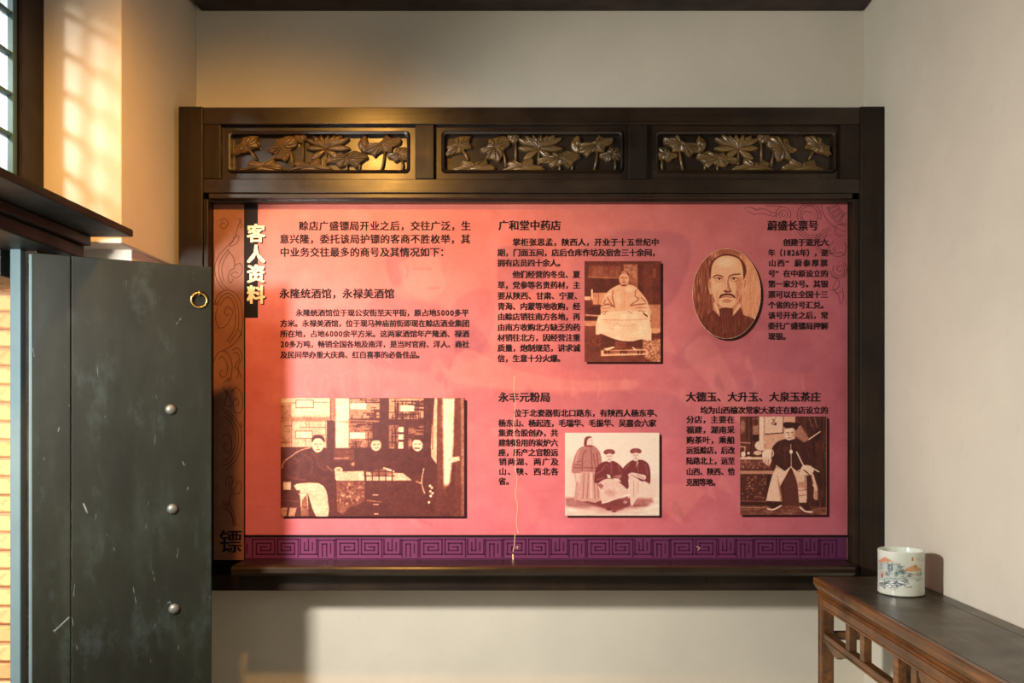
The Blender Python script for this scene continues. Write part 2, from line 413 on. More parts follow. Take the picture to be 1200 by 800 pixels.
PET = [((625,168),(545,218),17),((632,168),(702,208),17),((620,160),(514,155),15),((640,158),(768,158),17),((620,150),(510,102),15),((640,150),(762,100),17),((624,152),(555,88),18),((640,152),(724,84),18),((628,158),(575,108),17),((636,158),(684,86),17),((630,162),(600,84),18),((632,162),(645,84),20)]
M_pan = M_dark
for pi in range(3):
    ox = 250+pi*250; mir = pi == 2
    YP = 0.030; YBK = 0.052
    def uv(u, v):
        if mir: u = 1187-u
        return X(ox+u/4.8, YP), Z(140+v/4.8, YP)
    lab = ['leftmost carved lotus panel', 'middle carved lotus panel', 'rightmost carved lotus panel, mirrored'][pi]
    # panel body: flat margin with a rounded rectangular sunken field
    A = fb('carved_panel', ox+6.5, ox+238, 143.5, 211.5, YBK, YBK+0.02, M_dark, 0); 
    def sub(o): o.parent = A; o.matrix_parent_inverse = Matrix.Identity(4); return o
    def rr(u0, v0, u1, v1, r, n=6):
        out = []
        for (cu, cv, a0) in ((u1-r, v0+r, -90), (u1-r, v1-r, 0), (u0+r, v1-r, 90), (u0+r, v0+r, 180)):
            for k in range(n+1):
                a = math.radians(a0+90*k/n); out.append((cu+r*math.cos(a), cv+r*math.sin(a)))
        return out
    inn = rr(100, 84, 1090, 286, 16); mid = rr(90, 72, 1100, 296, 22); out = rr(82, 64, 1108, 304, 26); far = []
    for (u, v) in out:
        cu, cv = 595, 184
        far.append((40 if u < 110 else 1148 if u > 1080 else 40+(u-82)*1108/1026, 18 if v < 184 else 342))
    V = []; Fc = []; n = len(inn)
    for ringp, y in ((far, YP), (out, YP), (mid, YP-0.009), (inn, YP-0.006), (inn, YBK)):
        for (u, v) in ringp: x, z = uv(u, v); V.append((x, y, z))
    for k in range(4):
        for i in range(n): j = (i+1) % n; Fc.append((k*n+i, k*n+j, (k+1)*n+j, (k+1)*n+i))
    sub(fl(mesh('raised_border', V, Fc, M_dark)))
    def lift(V): 
        r = []
        for (u, y, v) in V: x, z = uv(u, v); r.append((x, YP+0.010+y, z))
        return r
    dp = YBK-YP-0.010
    for (ol, c, st) in LEAVES:
        V, Fc = relief(ol, 0.013, dp, 13, c, 8, 1.2, 0.5)
        sub(mesh('lotus_leaf', lift(V), Fc, M_lotus, None, True))
        if st:
            a, b = st; V, Fc = tube([(a[0], 0.003, a[1]), ((a[0]+b[0])/2+3, 0.001, (a[1]+b[1])/2), (b[0], 0.003, b[1])], 1.0, 6)
            pts = [Vector((*[uv(*a)[0]], YP+0.012, uv(*a)[1])), Vector((uv((a[0]+b[0])/2+3, 0)[0], YP+0.009, uv(0, (a[1]+b[1])/2)[1])), Vector((uv(*b)[0], YP+0.012, uv(*b)[1]))]
            sub(mesh('stem', *tube(pts, 0.0052, 7), M_lotus, None, True))
    for (a, b) in (((500, 120), (500, 228)), ((630, 168), (630, 250)), ((820, 230), (818, 286))):
        pts = [Vector((uv(*a)[0], YP+0.013, uv(*a)[1])), Vector((uv(*b)[0], YP+0.013, uv(*b)[1]))]
        sub(mesh('stem', *tube(pts, 0.0048, 7), M_lotus, None, True))
    for k, (a, b, wd) in enumerate(PET):
        V, Fc = petal(a, b, wd, 0.006+0.0008*k, dp)
        sub(mesh('lotus_petal', lift(V), Fc, M_lotus, None, True))
    V, Fc = relief([(452,88),(486,80),(522,88),(510,118),(490,128),(468,118)], 0.010, dp, 5, None, 5); sub(mesh('seed_pod', lift(V), Fc, M_lotus, None, True))
    V, Fc = relief([(852,86),(866,118),(868,158),(850,184),(824,168),(812,140),(822,112)], 0.011, dp, 3, None, 6); sub(mesh('lotus_bud', lift(V), Fc, M_lotus, None, True))

# ------------------------------------------------------------------ raster painter (numpy) for the flat prints
class Canvas:
    def __init__(s, x0, y0, x1, y1, step, fill=0.5, ch=1):
        s.nx = int(round((x1-x0)/step))+1; s.ny = int(round((y1-y0)/step))+1
        s.xs = np.linspace(x0, x1, s.nx); s.ys = np.linspace(y0, y1, s.ny)
        s.gx, s.gy = np.meshgrid(s.xs, s.ys); s.ch = ch
        s.a = np.full((s.ny, s.nx, ch), fill, float) if np.isscalar(fill) else np.tile(np.array(fill, float), (s.ny, s.nx, 1))
        s.soft = (s.xs[1]-s.xs[0])*1.1
    def put(s, m, v, al=1.0): m = (m*al)[..., None]; s.a = s.a*(1-m)+np.array(v, float)*m
    def win(s, x0, y0, x1, y1, pad):
        i0, i1 = np.searchsorted(s.xs, [x0-pad, x1+pad]); j0, j1 = np.searchsorted(s.ys, [y0-pad, y1+pad]); return slice(j0, j1), slice(i0, i1)
    def _apply(s, W, m, v, al):
        m = (np.clip(m, 0, 1)*al)[..., None]; s.a[W] = s.a[W]*(1-m)+np.array(v, float)*m
    def poly(s, v, pts, al=1.0, soft=None, smooth=0):
        if smooth: pts = catmull(pts, smooth, True)
        P = np.array(pts, float); sf = soft or s.soft
        W = s.win(P[:, 0].min(), P[:, 1].min(), P[:, 0].max(), P[:, 1].max(), sf*1.5); x = s.gx[W]; y = s.gy[W]
        if x.size == 0: return
        ins = np.zeros(x.shape, bool); d = np.full(x.shape, 1e9)
        for (ax, ay), (bx, by) in zip(P, np.roll(P, -1, 0)):
            if ay != by:
                c = ((ay > y) != (by > y)) & (x < (bx-ax)*(y-ay)/(by-ay)+ax); ins ^= c
            L2 = (bx-ax)**2+(by-ay)**2+1e-12; t = np.clip(((x-ax)*(bx-ax)+(y-ay)*(by-ay))/L2, 0, 1)
            d = np.minimum(d, np.hypot(x-ax-t*(bx-ax), y-ay-t*(by-ay)))
        s._apply(W, 0.5+np.where(ins, d, -d)/sf, v, al)
    def ell(s, v, cx, cy, rx, ry, al=1.0, soft=None, rot=0.0):
        sf = soft or s.soft; r = max(rx, ry); W = s.win(cx-r, cy-r, cx+r, cy+r, sf*1.5); x = s.gx[W]-cx; y = s.gy[W]-cy
        if x.size == 0: return
        c, n = math.cos(rot), math.sin(rot); u = (x*c+y*n)/rx; q = (-x*n+y*c)/ry
        k = np.hypot(u, q); s._apply(W, 0.5+(1-k)*min(rx, ry)/sf, v, al)
    def line(s, v, pts, wd, al=1.0, smooth=0, soft=None):
        if smooth: pts = catmull(pts, smooth)
        P = np.array(pts, float); sf = soft or s.soft
        W = s.win(P[:, 0].min(), P[:, 1].min(), P[:, 0].max(), P[:, 1].max(), sf+wd); x = s.gx[W]; y = s.gy[W]
        if x.size == 0: return
        d = np.full(x.shape, 1e9)
        for (ax, ay), (bx, by) in zip(P[:-1], P[1:]):
            L2 = (bx-ax)**2+(by-ay)**2+1e-12; t = np.clip(((x-ax)*(bx-ax)+(y-ay)*(by-ay))/L2, 0, 1)
            d = np.minimum(d, np.hypot(x-ax-t*(bx-ax), y-ay-t*(by-ay)))
        s._apply(W, 0.5+(wd/2-d)/sf, v, al)
    def rect(s, v, x0, y0, x1, y1, al=1.0, soft=None): s.poly(v, [(x0, y0), (x1, y0), (x1, y1), (x0, y1)], al, soft)
    def noise(s, cell, amp, mask=None, stretch=(1, 1)):
        cx, cy = cell*stretch[0], cell*stretch[1]
        nx = int((s.xs[-1]-s.xs[0])/cx)+3; ny = int((s.ys[-1]-s.ys[0])/cy)+3; g = RNG.normal(0, 1, (ny, nx))
        u = (s.gx-s.xs[0])/cx; v = (s.gy-s.ys[0])/cy; i = u.astype(int); j = v.astype(int); fu = u-i; fv = v-j
        fu = fu*fu*(3-2*fu); fv = fv*fv*(3-2*fv)
        q = (g[j, i]*(1-fu)+g[j, i+1]*fu)*(1-fv)+(g[j+1, i]*(1-fu)+g[j+1, i+1]*fu)*fv
        s.a = s.a+(q*amp*(1 if mask is None else mask))[..., None]
    def box(s, x0, y0, x1, y1): return ((s.gx > x0) & (s.gx < x1) & (s.gy > y0) & (s.gy < y1)).astype(float)

def duo(cv, stops):
    """tone 0..1 -> sRGB through stops"""
    t = np.clip(cv.a[..., 0], 0, 1); p = [k for k, _ in stops]
    return np.stack([np.interp(t, p, [c[i]/255 for _, c in stops]) for i in range(3)], -1)

def grid_mesh(name, rgb, fx, fz, y, mat, parent, mask=None):
    """rgb (ny,nx,3) srgb 0..1; fx(j,i arrays)->world coordinates"""
    ny, nx, _ = rgb.shape
    co = np.empty((ny, nx, 3)); co[..., 0] = fx; co[..., 1] = y; co[..., 2] = fz
    idx = np.arange(ny*nx).reshape(ny, nx)
    f = np.stack([idx[1:, :-1], idx[1:, 1:], idx[:-1, 1:], idx[:-1, :-1]], -1)
    if mask is not None: f = f[mask[:-1, :-1] & mask[1:, :-1] & mask[:-1, 1:] & mask[1:, 1:]]
    f = f.reshape(-1, 4)
    me = bpy.data.meshes.new(name); me.vertices.add(ny*nx); me.vertices.foreach_set('co', co.ravel())
    me.loops.add(f.size); me.loops.foreach_set('vertex_index', f.ravel().astype(np.int32))
    me.polygons.add(len(f)); me.polygons.foreach_set('loop_start', np.arange(0, f.size, 4, dtype=np.int32))
    try: me.polygons.foreach_set('loop_total', np.full(len(f), 4, dtype=np.int32))
    except Exception: pass
    at = me.color_attributes.new('Col', 'FLOAT_COLOR', 'POINT')
    rgba = np.ones((ny*nx, 4)); rgba[:, :3] = lin(np.clip(rgb, 0, 1)).reshape(-1, 3); at.data.foreach_set('color', rgba.ravel())
    me.update(calc_edges=True); me.validate()
    return link(name, me, mat, parent)

# ------------------------------------------------------------------ exhibition board
YF = 0.060                                     # face of the print
def bx(px): return X(px, YF)
def bz(py): return Z(py, YF)
board = thing(empty('exhibition_board', (0, YF, 0)), 'pink and orange printed exhibition board with Chinese text and five sepia photographs', 'display board')
def bp(o): o.parent = board; o.matrix_parent_inverse = Matrix.Translation((0, -YF, 0)); return o
bp(box('backing_board', X(250.2, YF), X(993.4, YF), YF+0.0005, YF+0.010, Z(656, YF), Z(238.5, YF), M_edge, None, 0.001))

def PXC(x0, y0, x1, y1, step, fill, ch=3): return Canvas(x0, y0, x1, y1, step, fill, ch)
# main print
cv = PXC(287, 239, 992.5, 656, 1.5, 0.5)
gy = (cv.gy-239)/(656-239); gx = (cv.gx-287)/(992-287)
top = np.array([202, 108, 92])/255; botc = np.array([210, 108, 118])/255
cv.a = top*(1-gy[..., None])+botc*gy[..., None]
pur_dim = np.array([158, 80, 90])/255; m = np.clip((gx-0.45)/0.55, 0, 1)**1.3*0.85  # weaker light on the right side, painted into the print colour
cv.a = cv.a*(1-m[..., None])+pur_dim*m[..., None]
dk = np.array([120, 62, 78])/255; lt = np.array([226, 142, 124])/255
# faint ghost figures in the print
G = lambda pts: [(300+x/1.714, 240+y/1.714) for x, y in pts]
cv.poly(dk, G([(262,92),(290,80),(372,82),(360,100),(300,112),(296,150),(278,165),(262,130)]), 0.30, 3, 4)
cv.poly(lt, G([(292,112),(360,100),(372,130),(380,165),(350,190),(310,180),(292,150)]), 0.20, 3, 4)
cv.line(dk, G([(318,128),(350,128)]), 2, 0.35); cv.line(dk, G([(345,168),(368,166)]), 2, 0.35); cv.line(dk, G([(300,118),(306,132),(302,146)]), 2, 0.35)
cv.poly(dk, G([(215,215),(262,170),(300,190),(372,200),(430,230),(470,290),(380,330),(260,330),(200,290)]), 0.20, 4, 4)
cv.poly(dk, G([(395,205),(440,170),(470,175),(480,230),(450,300),(400,300)]), 0.22, 4, 4)
cv.poly(dk, G([(484,95),(505,82),(560,85),(580,120),(575,165),(520,180),(488,165)]), 0.26, 3, 3)
cv.poly(dk, G([(712,62),(780,52),(858,60),(872,110),(830,200),(760,210),(700,160)]), 0.20, 4, 4)
cv.poly(dk, G([(640,100),(700,90),(720,300),(660,330),(600,300)]), 0.12, 6, 4)
cv.poly(lt, G([(390,345),(420,290),(520,330),(640,352),(760,352),(740,372),(560,372),(430,362)]), 0.30, 3, 4)
cv.poly(dk, G([(400,372),(620,380),(780,372),(880,400),(860,470),(700,440),(500,450),(420,430)]), 0.16, 5, 4)
cv.poly(dk, G([(1040,140),(1100,250),(1120,330),(1010,330),(960,290),(860,330),(850,290)]), 0.14, 5, 4)
cv.poly(lt, G([(860,300),(905,262),(950,330),(985,420),(960,430),(900,350)]), 0.22, 3, 4)
for q in range(26):
    x = RNG.uniform(0, 1150); y = RNG.uniform(560, 640) if q % 2 else RNG.uniform(270, 400); dx = RNG.uniform(15, 45)
    cv.poly(lt if q % 3 else dk, G([(x, y), (x+dx*0.4, y-22), (x+dx, y+14), (x+dx*0.5, y+8)]), 0.20, 2, 3)
cv.poly(lt, G([(800,560),(870,560),(905,575),(850,640),(800,600)]), 0.22, 3); cv.poly(lt, G([(520,540),(560,600),(600,640),(480,640)]), 0.10, 3)
for q in range(16):
    x = RNG.uniform(20, 1150); cv.line(lt, G([(x, 340), (x+RNG.uniform(-8, 8), 362), (x+RNG.uniform(-14, 14), 385)]), 2.0, 0.22, 4)
cv.noise(50, 0.012); cv.noise(14, 0.010); cv.noise(3, 0.006)
# bottom band of the print
mb = cv.gy > 628.6
band = np.array([114, 50, 90])/255*(1-0.25*gx[..., None]); cv.a = np.where(mb[..., None], band, cv.a)
cv.rect((0.09, 0.05, 0.05), 287, 626.8, 993, 629.0)
grid_n = bp(grid_mesh('printed_sheet', cv.a, (cv.gx-CX)*(YF-CAMY)/F, EYE-(cv.gy-CY)*(YF-CAMY)/F, YF, M_print, None))
# left ornamental strip
cv = PXC(250.5, 239, 286, 656, 1.5, 0.5); cv.a[...] = np.array([138, 90, 70])/255; cv.noise(20, 0.015); cv.noise(4, 0.008)
bp(grid_mesh('ornament_strip', cv.a, (cv.gx-CX)*(YF-CAMY)/F, EYE-(cv.gy-CY)*(YF-CAMY)/F, YF, M_print, None))

class Ink:
    """flat lettering and line work lying on the print"""
    def __init__(s): s.V = []; s.F = []
    def stroke(s, pts, wd, smooth=0):
        if smooth: pts = catmull(pts, smooth)
        P = np.array(pts, float); n = len(P)
        if n < 2: return
        T = np.zeros_like(P); T[1:-1] = P[2:]-P[:-2]; T[0] = P[1]-P[0]; T[-1] = P[-1]-P[-2]
        T /= (np.linalg.norm(T, axis=1)[:, None]+1e-9); N = np.stack([-T[:, 1], T[:, 0]], 1)*wd/2
        b = len(s.V)
        for p, q in zip(P, N): s.V.append(p+q); s.V.append(p-q)
        for i in range(n-1): s.F.append((b+2*i, b+2*i+1, b+2*i+3, b+2*i+2))
    def segs(s, pts, wd):
        h = wd/2
        for (ax, ay), (bx_, by_) in zip(pts[:-1], pts[1:]):
            x0, x1 = min(ax, bx_)-h, max(ax, bx_)+h; y0, y1 = min(ay, by_)-h, max(ay, by_)+h
            b = len(s.V); s.V += [(x0, y0), (x1, y0), (x1, y1), (x0, y1)]; s.F.append((b, b+1, b+2, b+3))
    def glyph(s, ch, cx, cy, em, sx=1.0, bold=0.0):
        V, Fc = glyph(ch, 0.0)
        d = bold*em
        for (dx, dy) in (((0, 0),) if bold <= 0 else ((-d, 0), (d, 0)) if bold < 0.02 else ((-d, -d*0.6), (d, -d*0.6), (-d, d*0.6), (d, d*0.6), (0, 0))):
            b = len(s.V)
            s.k = getattr(s, 'k', 0)+1; lay = (s.k % 7)*0.00003
            for (x, y) in V: s.V.append((cx+dx+(x-0.5)*em*sx, cy+dy-(y-0.38)*em, lay))
            s.F += [tuple(b+i for i in f) for f in Fc]
    def build(s, name, mat, lift, thick=0.0):
        Vw = [(bx(p[0]), YF-lift-(p[2] if len(p) > 2 else 0), bz(p[1])) for p in s.V]
        o = bp(mesh(name, Vw, s.F, mat)); o['kind'] = 'stuff'
        return o
_g = {}
tc = bpy.data.curves.new('lettering', 'FONT'); tc.resolution_u = 2; to = bpy.data.objects.new('lettering', tc); C.objects.link(to)
def glyph(ch, bold):
    k = (ch, bold)
    if k not in _g:
        tc.body = ch; tc.offset = bold; bpy.context.view_layer.update()
        me = bpy.data.meshes.new_from_object(to.evaluated_get(bpy.context.evaluated_depsgraph_get()))
        V = [(v.co.x, v.co.y) for v in me.vertices]; Fc = [tuple(p.vertices) for p in me.polygons]
        if V and ord(ch) < 256:
            w0 = (max(v[0] for v in V)+min(v[0] for v in V))/2; V = [(x-w0+0.5, y*1.05) for x, y in V]
        bpy.data.meshes.remove(me); _g[k] = (V, Fc)
    return _g[k]
def text_line(ink, st, x0, x1, cy, em, bold=0.012):
    ws = [0.60 if ord(c) < 256 else 1.0 for c in st]; unit = (x1-x0)/sum(ws); x = x0
    for c, wd in zip(st, ws):
        ink.glyph(c, x+unit*wd/2, cy, em, min(1.0, unit/em*1.02), bold); x += unit*wd

def block(head, hx0, hx1, hy, lines, em=9.3, hem=12.2):
    if head:
        k = Ink(); text_line(k, head, hx0, hx1, hy, hem, 0.030); k.build('heading_text', M_ink, 0.0012)
    k = Ink()
    for st, x0, x1, y in lines: text_line(k, st, x0, x1, y, em, 0.034)
    k.build('paragraph_text', M_ink, 0.0012)
k = Ink()
for st, x0, x1, y in (('赊店广盛镖局开业之后，交往广泛，生', 350, 552, 264.6), ('意兴隆，委托该局护镖的客商不胜枚举，其', 327.5, 551.5, 280), ('中业务交往最多的商号及其情况如下：', 328, 527, 295.4)):
    text_line(k, st, x0, x1, y, 11.6, 0.028)
k.build('introduction_text', M_ink, 0.0012)
block('永隆统酒馆，永禄美酒馆', 327.5, 462.5, 343.9, [
 ('永隆统酒馆位于现公安街至天平街，原占地5000多平', 346.5, 549.5, 366.4), ('方米。永禄美酒馆，位于现马神庙前街即现在赊店酒业集团', 328.5, 550, 378.8),
 ('所在地，占地6000余平方米。这两家酒馆年产隆酒、禄酒', 328.5, 550, 391), ('20多万吨，畅销全国各地及南洋，是当时官府、洋人、商社', 328.5, 550, 403.2),
 ('及民间举办重大庆典、红白喜事的必备佳品。', 328.5, 497, 415.6)], 8.9)
block('广和堂中药店', 584, 657.5, 264, [
 ('掌柜张思孟，陕西人，开业于十五世纪中', 600.5, 772.5, 283.7), ('期，门面五间，店后仓库作坊及宿舍三十余间，', 583, 773, 296), ('拥有店员四十余人。', 583, 662, 308),
 ('他们经营的冬虫、夏', 600.5, 680, 321.5), ('草，党参等名贵药材，主', 583, 680, 334), ('要从陕西、甘肃、宁夏、', 583, 682, 346.5), ('青海、内蒙等地收购，经', 583, 680, 358.8),
 ('由赊店销往南方各地，再', 583, 680, 371), ('由南方收购北方缺乏的药', 583, 680, 383.4), ('材销往北方，因经营注重', 583, 680, 395.5), ('质量，炮制规范，讲求诚', 583, 680, 407.6), ('信，生意十分火爆。', 583, 662, 419.8)])
block('永丰元粉局', 584, 645, 465.2, [
 ('位于北瓷器街北口路东，有陕西人杨东亭、', 602, 776, 483.8), ('杨东山、杨起连，毛瑞华、毛振华、吴嘉会六家', 584, 769, 495.6), ('集资合股创办，共', 584, 654, 507), ('建制粉用的炭炉六', 584, 654, 518.6),
 ('座，所产之官粉远', 584, 654, 530), ('销两湖、两广及', 584, 655, 540.8), ('山、陕、西北各', 584, 655, 552.2), ('省。', 584, 602, 563.6)])
block('蔚盛长票号', 899, 959, 264.2, [
 ('创建于道光六', 917.5, 970.5, 284), ('年（1826年），是', 900, 970.5, 296.2), ('山西“蔚泰厚票', 900, 970.5, 308.2), ('号”在中原设立的', 900, 970.5, 320.4), ('第一家分号。其银', 900, 970.5, 332.6),
 ('票可以在全国十三', 900, 970.5, 345), ('个省的分号汇兑。', 900, 970.5, 357.4), ('该号开业之后，常', 900, 970.5, 369.4), ('委托广盛镖局押解', 900, 970.5, 381.8), ('现银。', 900, 926, 394)], 9.0)
block('大德玉、大升玉、大泉玉茶庄', 803.5, 962, 464.8, [
 ('均为山西榆次常家大茶庄在赊店设立的', 820.5, 970.5, 480.5), ('分店，主要在', 804, 861, 491.4), ('福建，湖南采', 804, 861, 503.4), ('购茶叶，乘船', 804, 861, 515.4), ('运抵赊店，后改', 804, 861, 527.4),
 ('陆路北上，运至', 804, 861, 539.8), ('山西、陕西、恰', 804, 861, 552.3), ('克图等地。', 804, 843, 564.8)])
# title
k = Ink(); k.segs([(294.2, 240), (294.2, 372)], 1); k.V = [(287.5, 239), (302.3, 239), (302.3, 372.3), (287.5, 372.3)]; k.F = [(0, 1, 2, 3)]; k.build('title_bar', M_ink, 0.0006)
for ch, y in zip('客人资料', (273.2, 297.4, 320.6, 345)):
    k = Ink(); k.glyph(ch, 301.6, y+1.2, 22.5, 0.96, 0.038); sh = k.build('title_shadow', M_shadowink, 0.0010)
    k = Ink(); k.glyph(ch, 300.2, y, 22.5, 0.96, 0.034)
    V = [(bx(p[0]), YF-0.0018-p[2], bz(p[1])) for p in k.V]; o = bp(mesh('title_character', V, k.F, M_gold)); o['label'] = 'gold Chinese character'
k = Ink(); k.glyph('镖', 270.5, 634, 29, 0.95, 0.018); k.build('emblem_character', M_ink, 0.0012)
# rules
k = Ink(); k.segs([(286.8, 239), (286.8, 656)], 1.5); k.segs([(287, 627.9), (992.5, 627.9)], 2.4); k.build('black_rule', M_ink, 0.0007)
# meander
k = Ink(); sp = [(0, 20.5), (0, 0), (26, 0), (26, 17.5), (4.6, 17.5), (4.6, 4.6), (21.4, 4.6), (21.4, 13), (9.6, 13), (9.6, 9), (16.5, 9)]
x0 = 296-98
while x0 < 990:
    units = [(0, [sp]), (29.5, [[(24-x*24/26, y) for x, y in sp]]), (56, [[(0, 0), (0, 17.5), (19, 17.5), (19, 0)], [(4.8, 4), (4.8, 13), (9.5, 13), (9.5, 0)], [(14.2, 4), (14.2, 13)]]),
             (77, [[(0, 20.5), (0, 1), (19, 1), (19, 20.5)], [(4.8, 20), (4.8, 5.5), (9.8, 5.5), (9.8, 20)], [(14.4, 5.5), (14.4, 16)]])]
    for ux, pls in units:
        for pl in pls:
            pts = [(x0+ux+x, 631.6+y) for x, y in pl]
            if min(p[0] for p in pts) < 288.5 or max(p[0] for p in pts) > 991: continue
            k.segs(pts, 1.5)
    x0 += 98
k.segs([(288, 654.4), (992, 654.4)], 1.0)
k.build('meander_line', M_meander, 0.0009)
# scroll ornament
k = Ink()
z5 = lambda L: [(240+x/3.81, 240+y/3.81) for x, y in L]; z6 = lambda L: [(240+x/3.636, 440+y/3.636) for x, y in L]
for L in ([(165,60),(148,100),(132,150),(95,190),(60,230),(45,280),(55,340),(88,380)], [(110,195),(75,240),(62,290),(76,345),(104,376)], [(112,208),(86,250),(76,292),(86,340)], [(100,200),(128,235),(132,280),(112,296),(104,330),(116,350),(126,330)],
          [(45,440),(60,400),(100,380),(142,400),(166,460),(166,560),(130,620),(80,650)], [(55,450),(75,410),(110,395),(140,430),(152,490),(146,560),(108,618)], [(68,455),(84,424),(108,412),(130,445),(138,495),(132,555),(98,612)],
          [(60,452),(48,500),(62,546),(92,542),(114,508),(124,476),(104,456),(88,476),(100,494),(110,482)], [(50,430),(44,444),(58,440)], [(150,560),(166,575),(150,590)], [(40,700),(60,660),(95,655),(120,700),(118,760),(90,790)],
          [(62,690),(78,676),(100,712),(98,755),(80,770),(66,750),(80,738)], [(120,650),(150,640),(167,680),(150,720),(162,770)], [(126,662),(146,660),(154,690),(136,716),(150,745),(144,775)], [(70,70),(90,62),(104,82),(88,106),(70,96),(78,80),(90,84)],
          [(125,150),(152,138),(144,170),(110,186),(128,160)], [(130,272),(160,262),(167,300),(142,326),(118,312),(134,300),(150,305)], [(150,60),(166,90),(158,104)]):
    k.stroke(z5(L), 0.8, 5)
for L in ([(75,140),(110,160),(150,215),(157,290),(132,360),(85,405)], [(78,152),(115,182),(142,238),(140,310),(112,365),(76,386)], [(82,172),(108,196),(130,246),(128,306),(104,348),(78,366)], [(150,205),(160,210),(152,225)],
          [(75,262),(95,250),(113,275),(111,318),(92,327),(80,305),(90,288),(100,300)], [(76,50),(95,82),(84,122),(112,132),(106,90),(88,62)], [(115,70),(136,50),(161,90),(156,152),(130,155),(120,115),(136,96),(146,118),(136,130)],
          [(95,10),(104,24),(114,8)], [(90,470),(92,438),(112,432),(118,455),(108,482),(124,486),(136,462),(154,450),(156,486),(138,506),(116,500),(100,540),(75,536)], [(100,470),(104,450),(110,462)], [(78,560),(112,590),(122,640)], [(100,545),(122,580),(134,640)], [(90,552),(116,590),(128,642)], [(78,548),(98,552),(110,540)]):
    k.stroke(z6(L), 0.8, 5)
k.build('scroll_ornament', M_line, 0.0009)
# medallion and scrolls in the upper right corner
k = Ink(); z7 = lambda L: [(860+x/4.32, 235+y/4.32) for x, y in L if 22 < y and x < 573]
def arc(cx, cy, r, a0, a1, n=28): return [(cx+r*math.cos(math.radians(a0+(a1-a0)*i/n)), cy+r*math.sin(math.radians(a0+(a1-a0)*i/n))) for i in range(n+1)]
for r in (62, 112, 122, 148): k.stroke(z7(arc(590, 10, r, 60, 200)), 0.6)
for a in range(88, 180, 15):
    ca, sa = math.cos(math.radians(a)), math.sin(math.radians(a)); cb, sb = math.cos(math.radians(a+6)), math.sin(math.radians(a+6))
    L = [(590+68*ca, 10+68*sa), (590+106*ca, 10+106*sa), (590+106*cb, 10+106*sb), (590+68*cb, 10+68*sb)]; L = z7(L)
    if len(L) == 4: k.stroke(L+[L[0]], 0.8)
for L in ([(50,42),(80,30),(120,50),(150,40),(190,60),(230,70),(200,80),(150,66),(100,70),(60,50)], [(90,36),(110,46),(140,36)], arc(250,70,38,150,390), arc(250,70,22,120,420), arc(250,70,10,0,300), arc(380,75,60,160,380), arc(380,75,46,150,390),
          arc(370,80,26,30,330), arc(400,110,90,20,150), arc(400,110,78,20,150), arc(400,110,66,30,140), arc(470,210,60,40,220), arc(470,210,48,30,240), arc(480,200,24,0,300), arc(525,240,44,-40,200), arc(540,150,30,60,300),
          arc(530,350,42,-60,180), arc(530,350,30,-60,220), arc(535,345,14,0,300), arc(500,420,34,-80,120), [(470,250),(500,270),(540,260),(565,280)], [(490,380),(520,400),(500,440),(520,470),(545,460)], [(505,450),(530,480),(540,530),(555,490),(548,440)], [(160,30),(200,26),(240,30)]):
    k.stroke(z7(L), 0.6)
k.build('medallion_ornament', M_med, 0.0009)
# hairline crack in the vinyl
k = Ink(); k.stroke([(603, 440), (602, 456), (604, 475), (602, 500), (604.5, 520), (603.5, 545), (606, 560), (604, 580), (606.5, 592), (605, 612), (607.5, 625)], 0.55, 3)
k.stroke([(603.5, 625), (602.5, 640), (601, 646)], 0.6, 3); k.stroke([(601, 649), (601.2, 656)], 1.6); k.stroke([(604, 641), (607, 640), (606, 643)], 0.7); k.stroke([(816, 640), (820, 642), (818, 644)], 0.7); k.build('vinyl_crack', M_cream, 0.0014)

# ---------------- photographs
SEP = [(0, (88, 38, 28)), (0.35, (156, 82, 60)), (0.7, (240, 170, 128)), (1, (255, 232, 196))]
RED = [(0, (104, 46, 42)), (0.35, (150, 82, 66)), (0.7, (236, 178, 140)), (1, (255, 240, 208))]
PNK = [(0, (104, 40, 44)), (0.35, (170, 94, 92)), (0.7, (232, 186, 172)), (1, (250, 238, 220))]
def photo(cvs, stops, tr, label, oval=None, edge=(255, 235, 205)):
    """tr = (x0, y0, scale): canvas coordinates are crop coordinates; raised card with its print"""
    rgb = np.clip(duo(cvs, stops), 0, 1)**1.25*0.90; x0, y0, s = tr
    px = x0+cvs.gx/s; py = y0+cvs.gy/s; L = 0.0042
    mask = None
    if oval:
        cx, cy, rx, ry = oval; mask = (((cvs.gx-cx)/rx)**2+((cvs.gy-cy)/ry)**2) <= 1.0
    o = bp(grid_mesh('photograph', rgb, (px-CX)*(YF-CAMY)/F, EYE-(py-CY)*(YF-CAMY)/F, YF-L, M_print, None, mask)); o['label'] = label
    # printed drop shadow and card
    if oval:
        P = [((x0+(cx+rx*math.cos(a))/s), (y0+(cy+ry*math.sin(a))/s)) for a in np.linspace(0, 2*PI, 65)[:-1]]
    else:
        a, b, c, d = x0+cvs.xs[0]/s, y0+cvs.ys[0]/s, x0+cvs.xs[-1]/s, y0+cvs.ys[-1]/s; P = [(a, b), (c, b), (c, d), (a, d)]
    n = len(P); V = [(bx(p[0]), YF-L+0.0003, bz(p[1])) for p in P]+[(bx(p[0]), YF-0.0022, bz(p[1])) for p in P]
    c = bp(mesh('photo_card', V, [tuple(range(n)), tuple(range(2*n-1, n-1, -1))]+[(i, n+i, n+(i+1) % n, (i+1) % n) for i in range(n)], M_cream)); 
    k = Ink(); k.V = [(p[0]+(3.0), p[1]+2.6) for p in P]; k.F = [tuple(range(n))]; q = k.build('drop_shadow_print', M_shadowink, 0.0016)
    return o
random.seed(3)
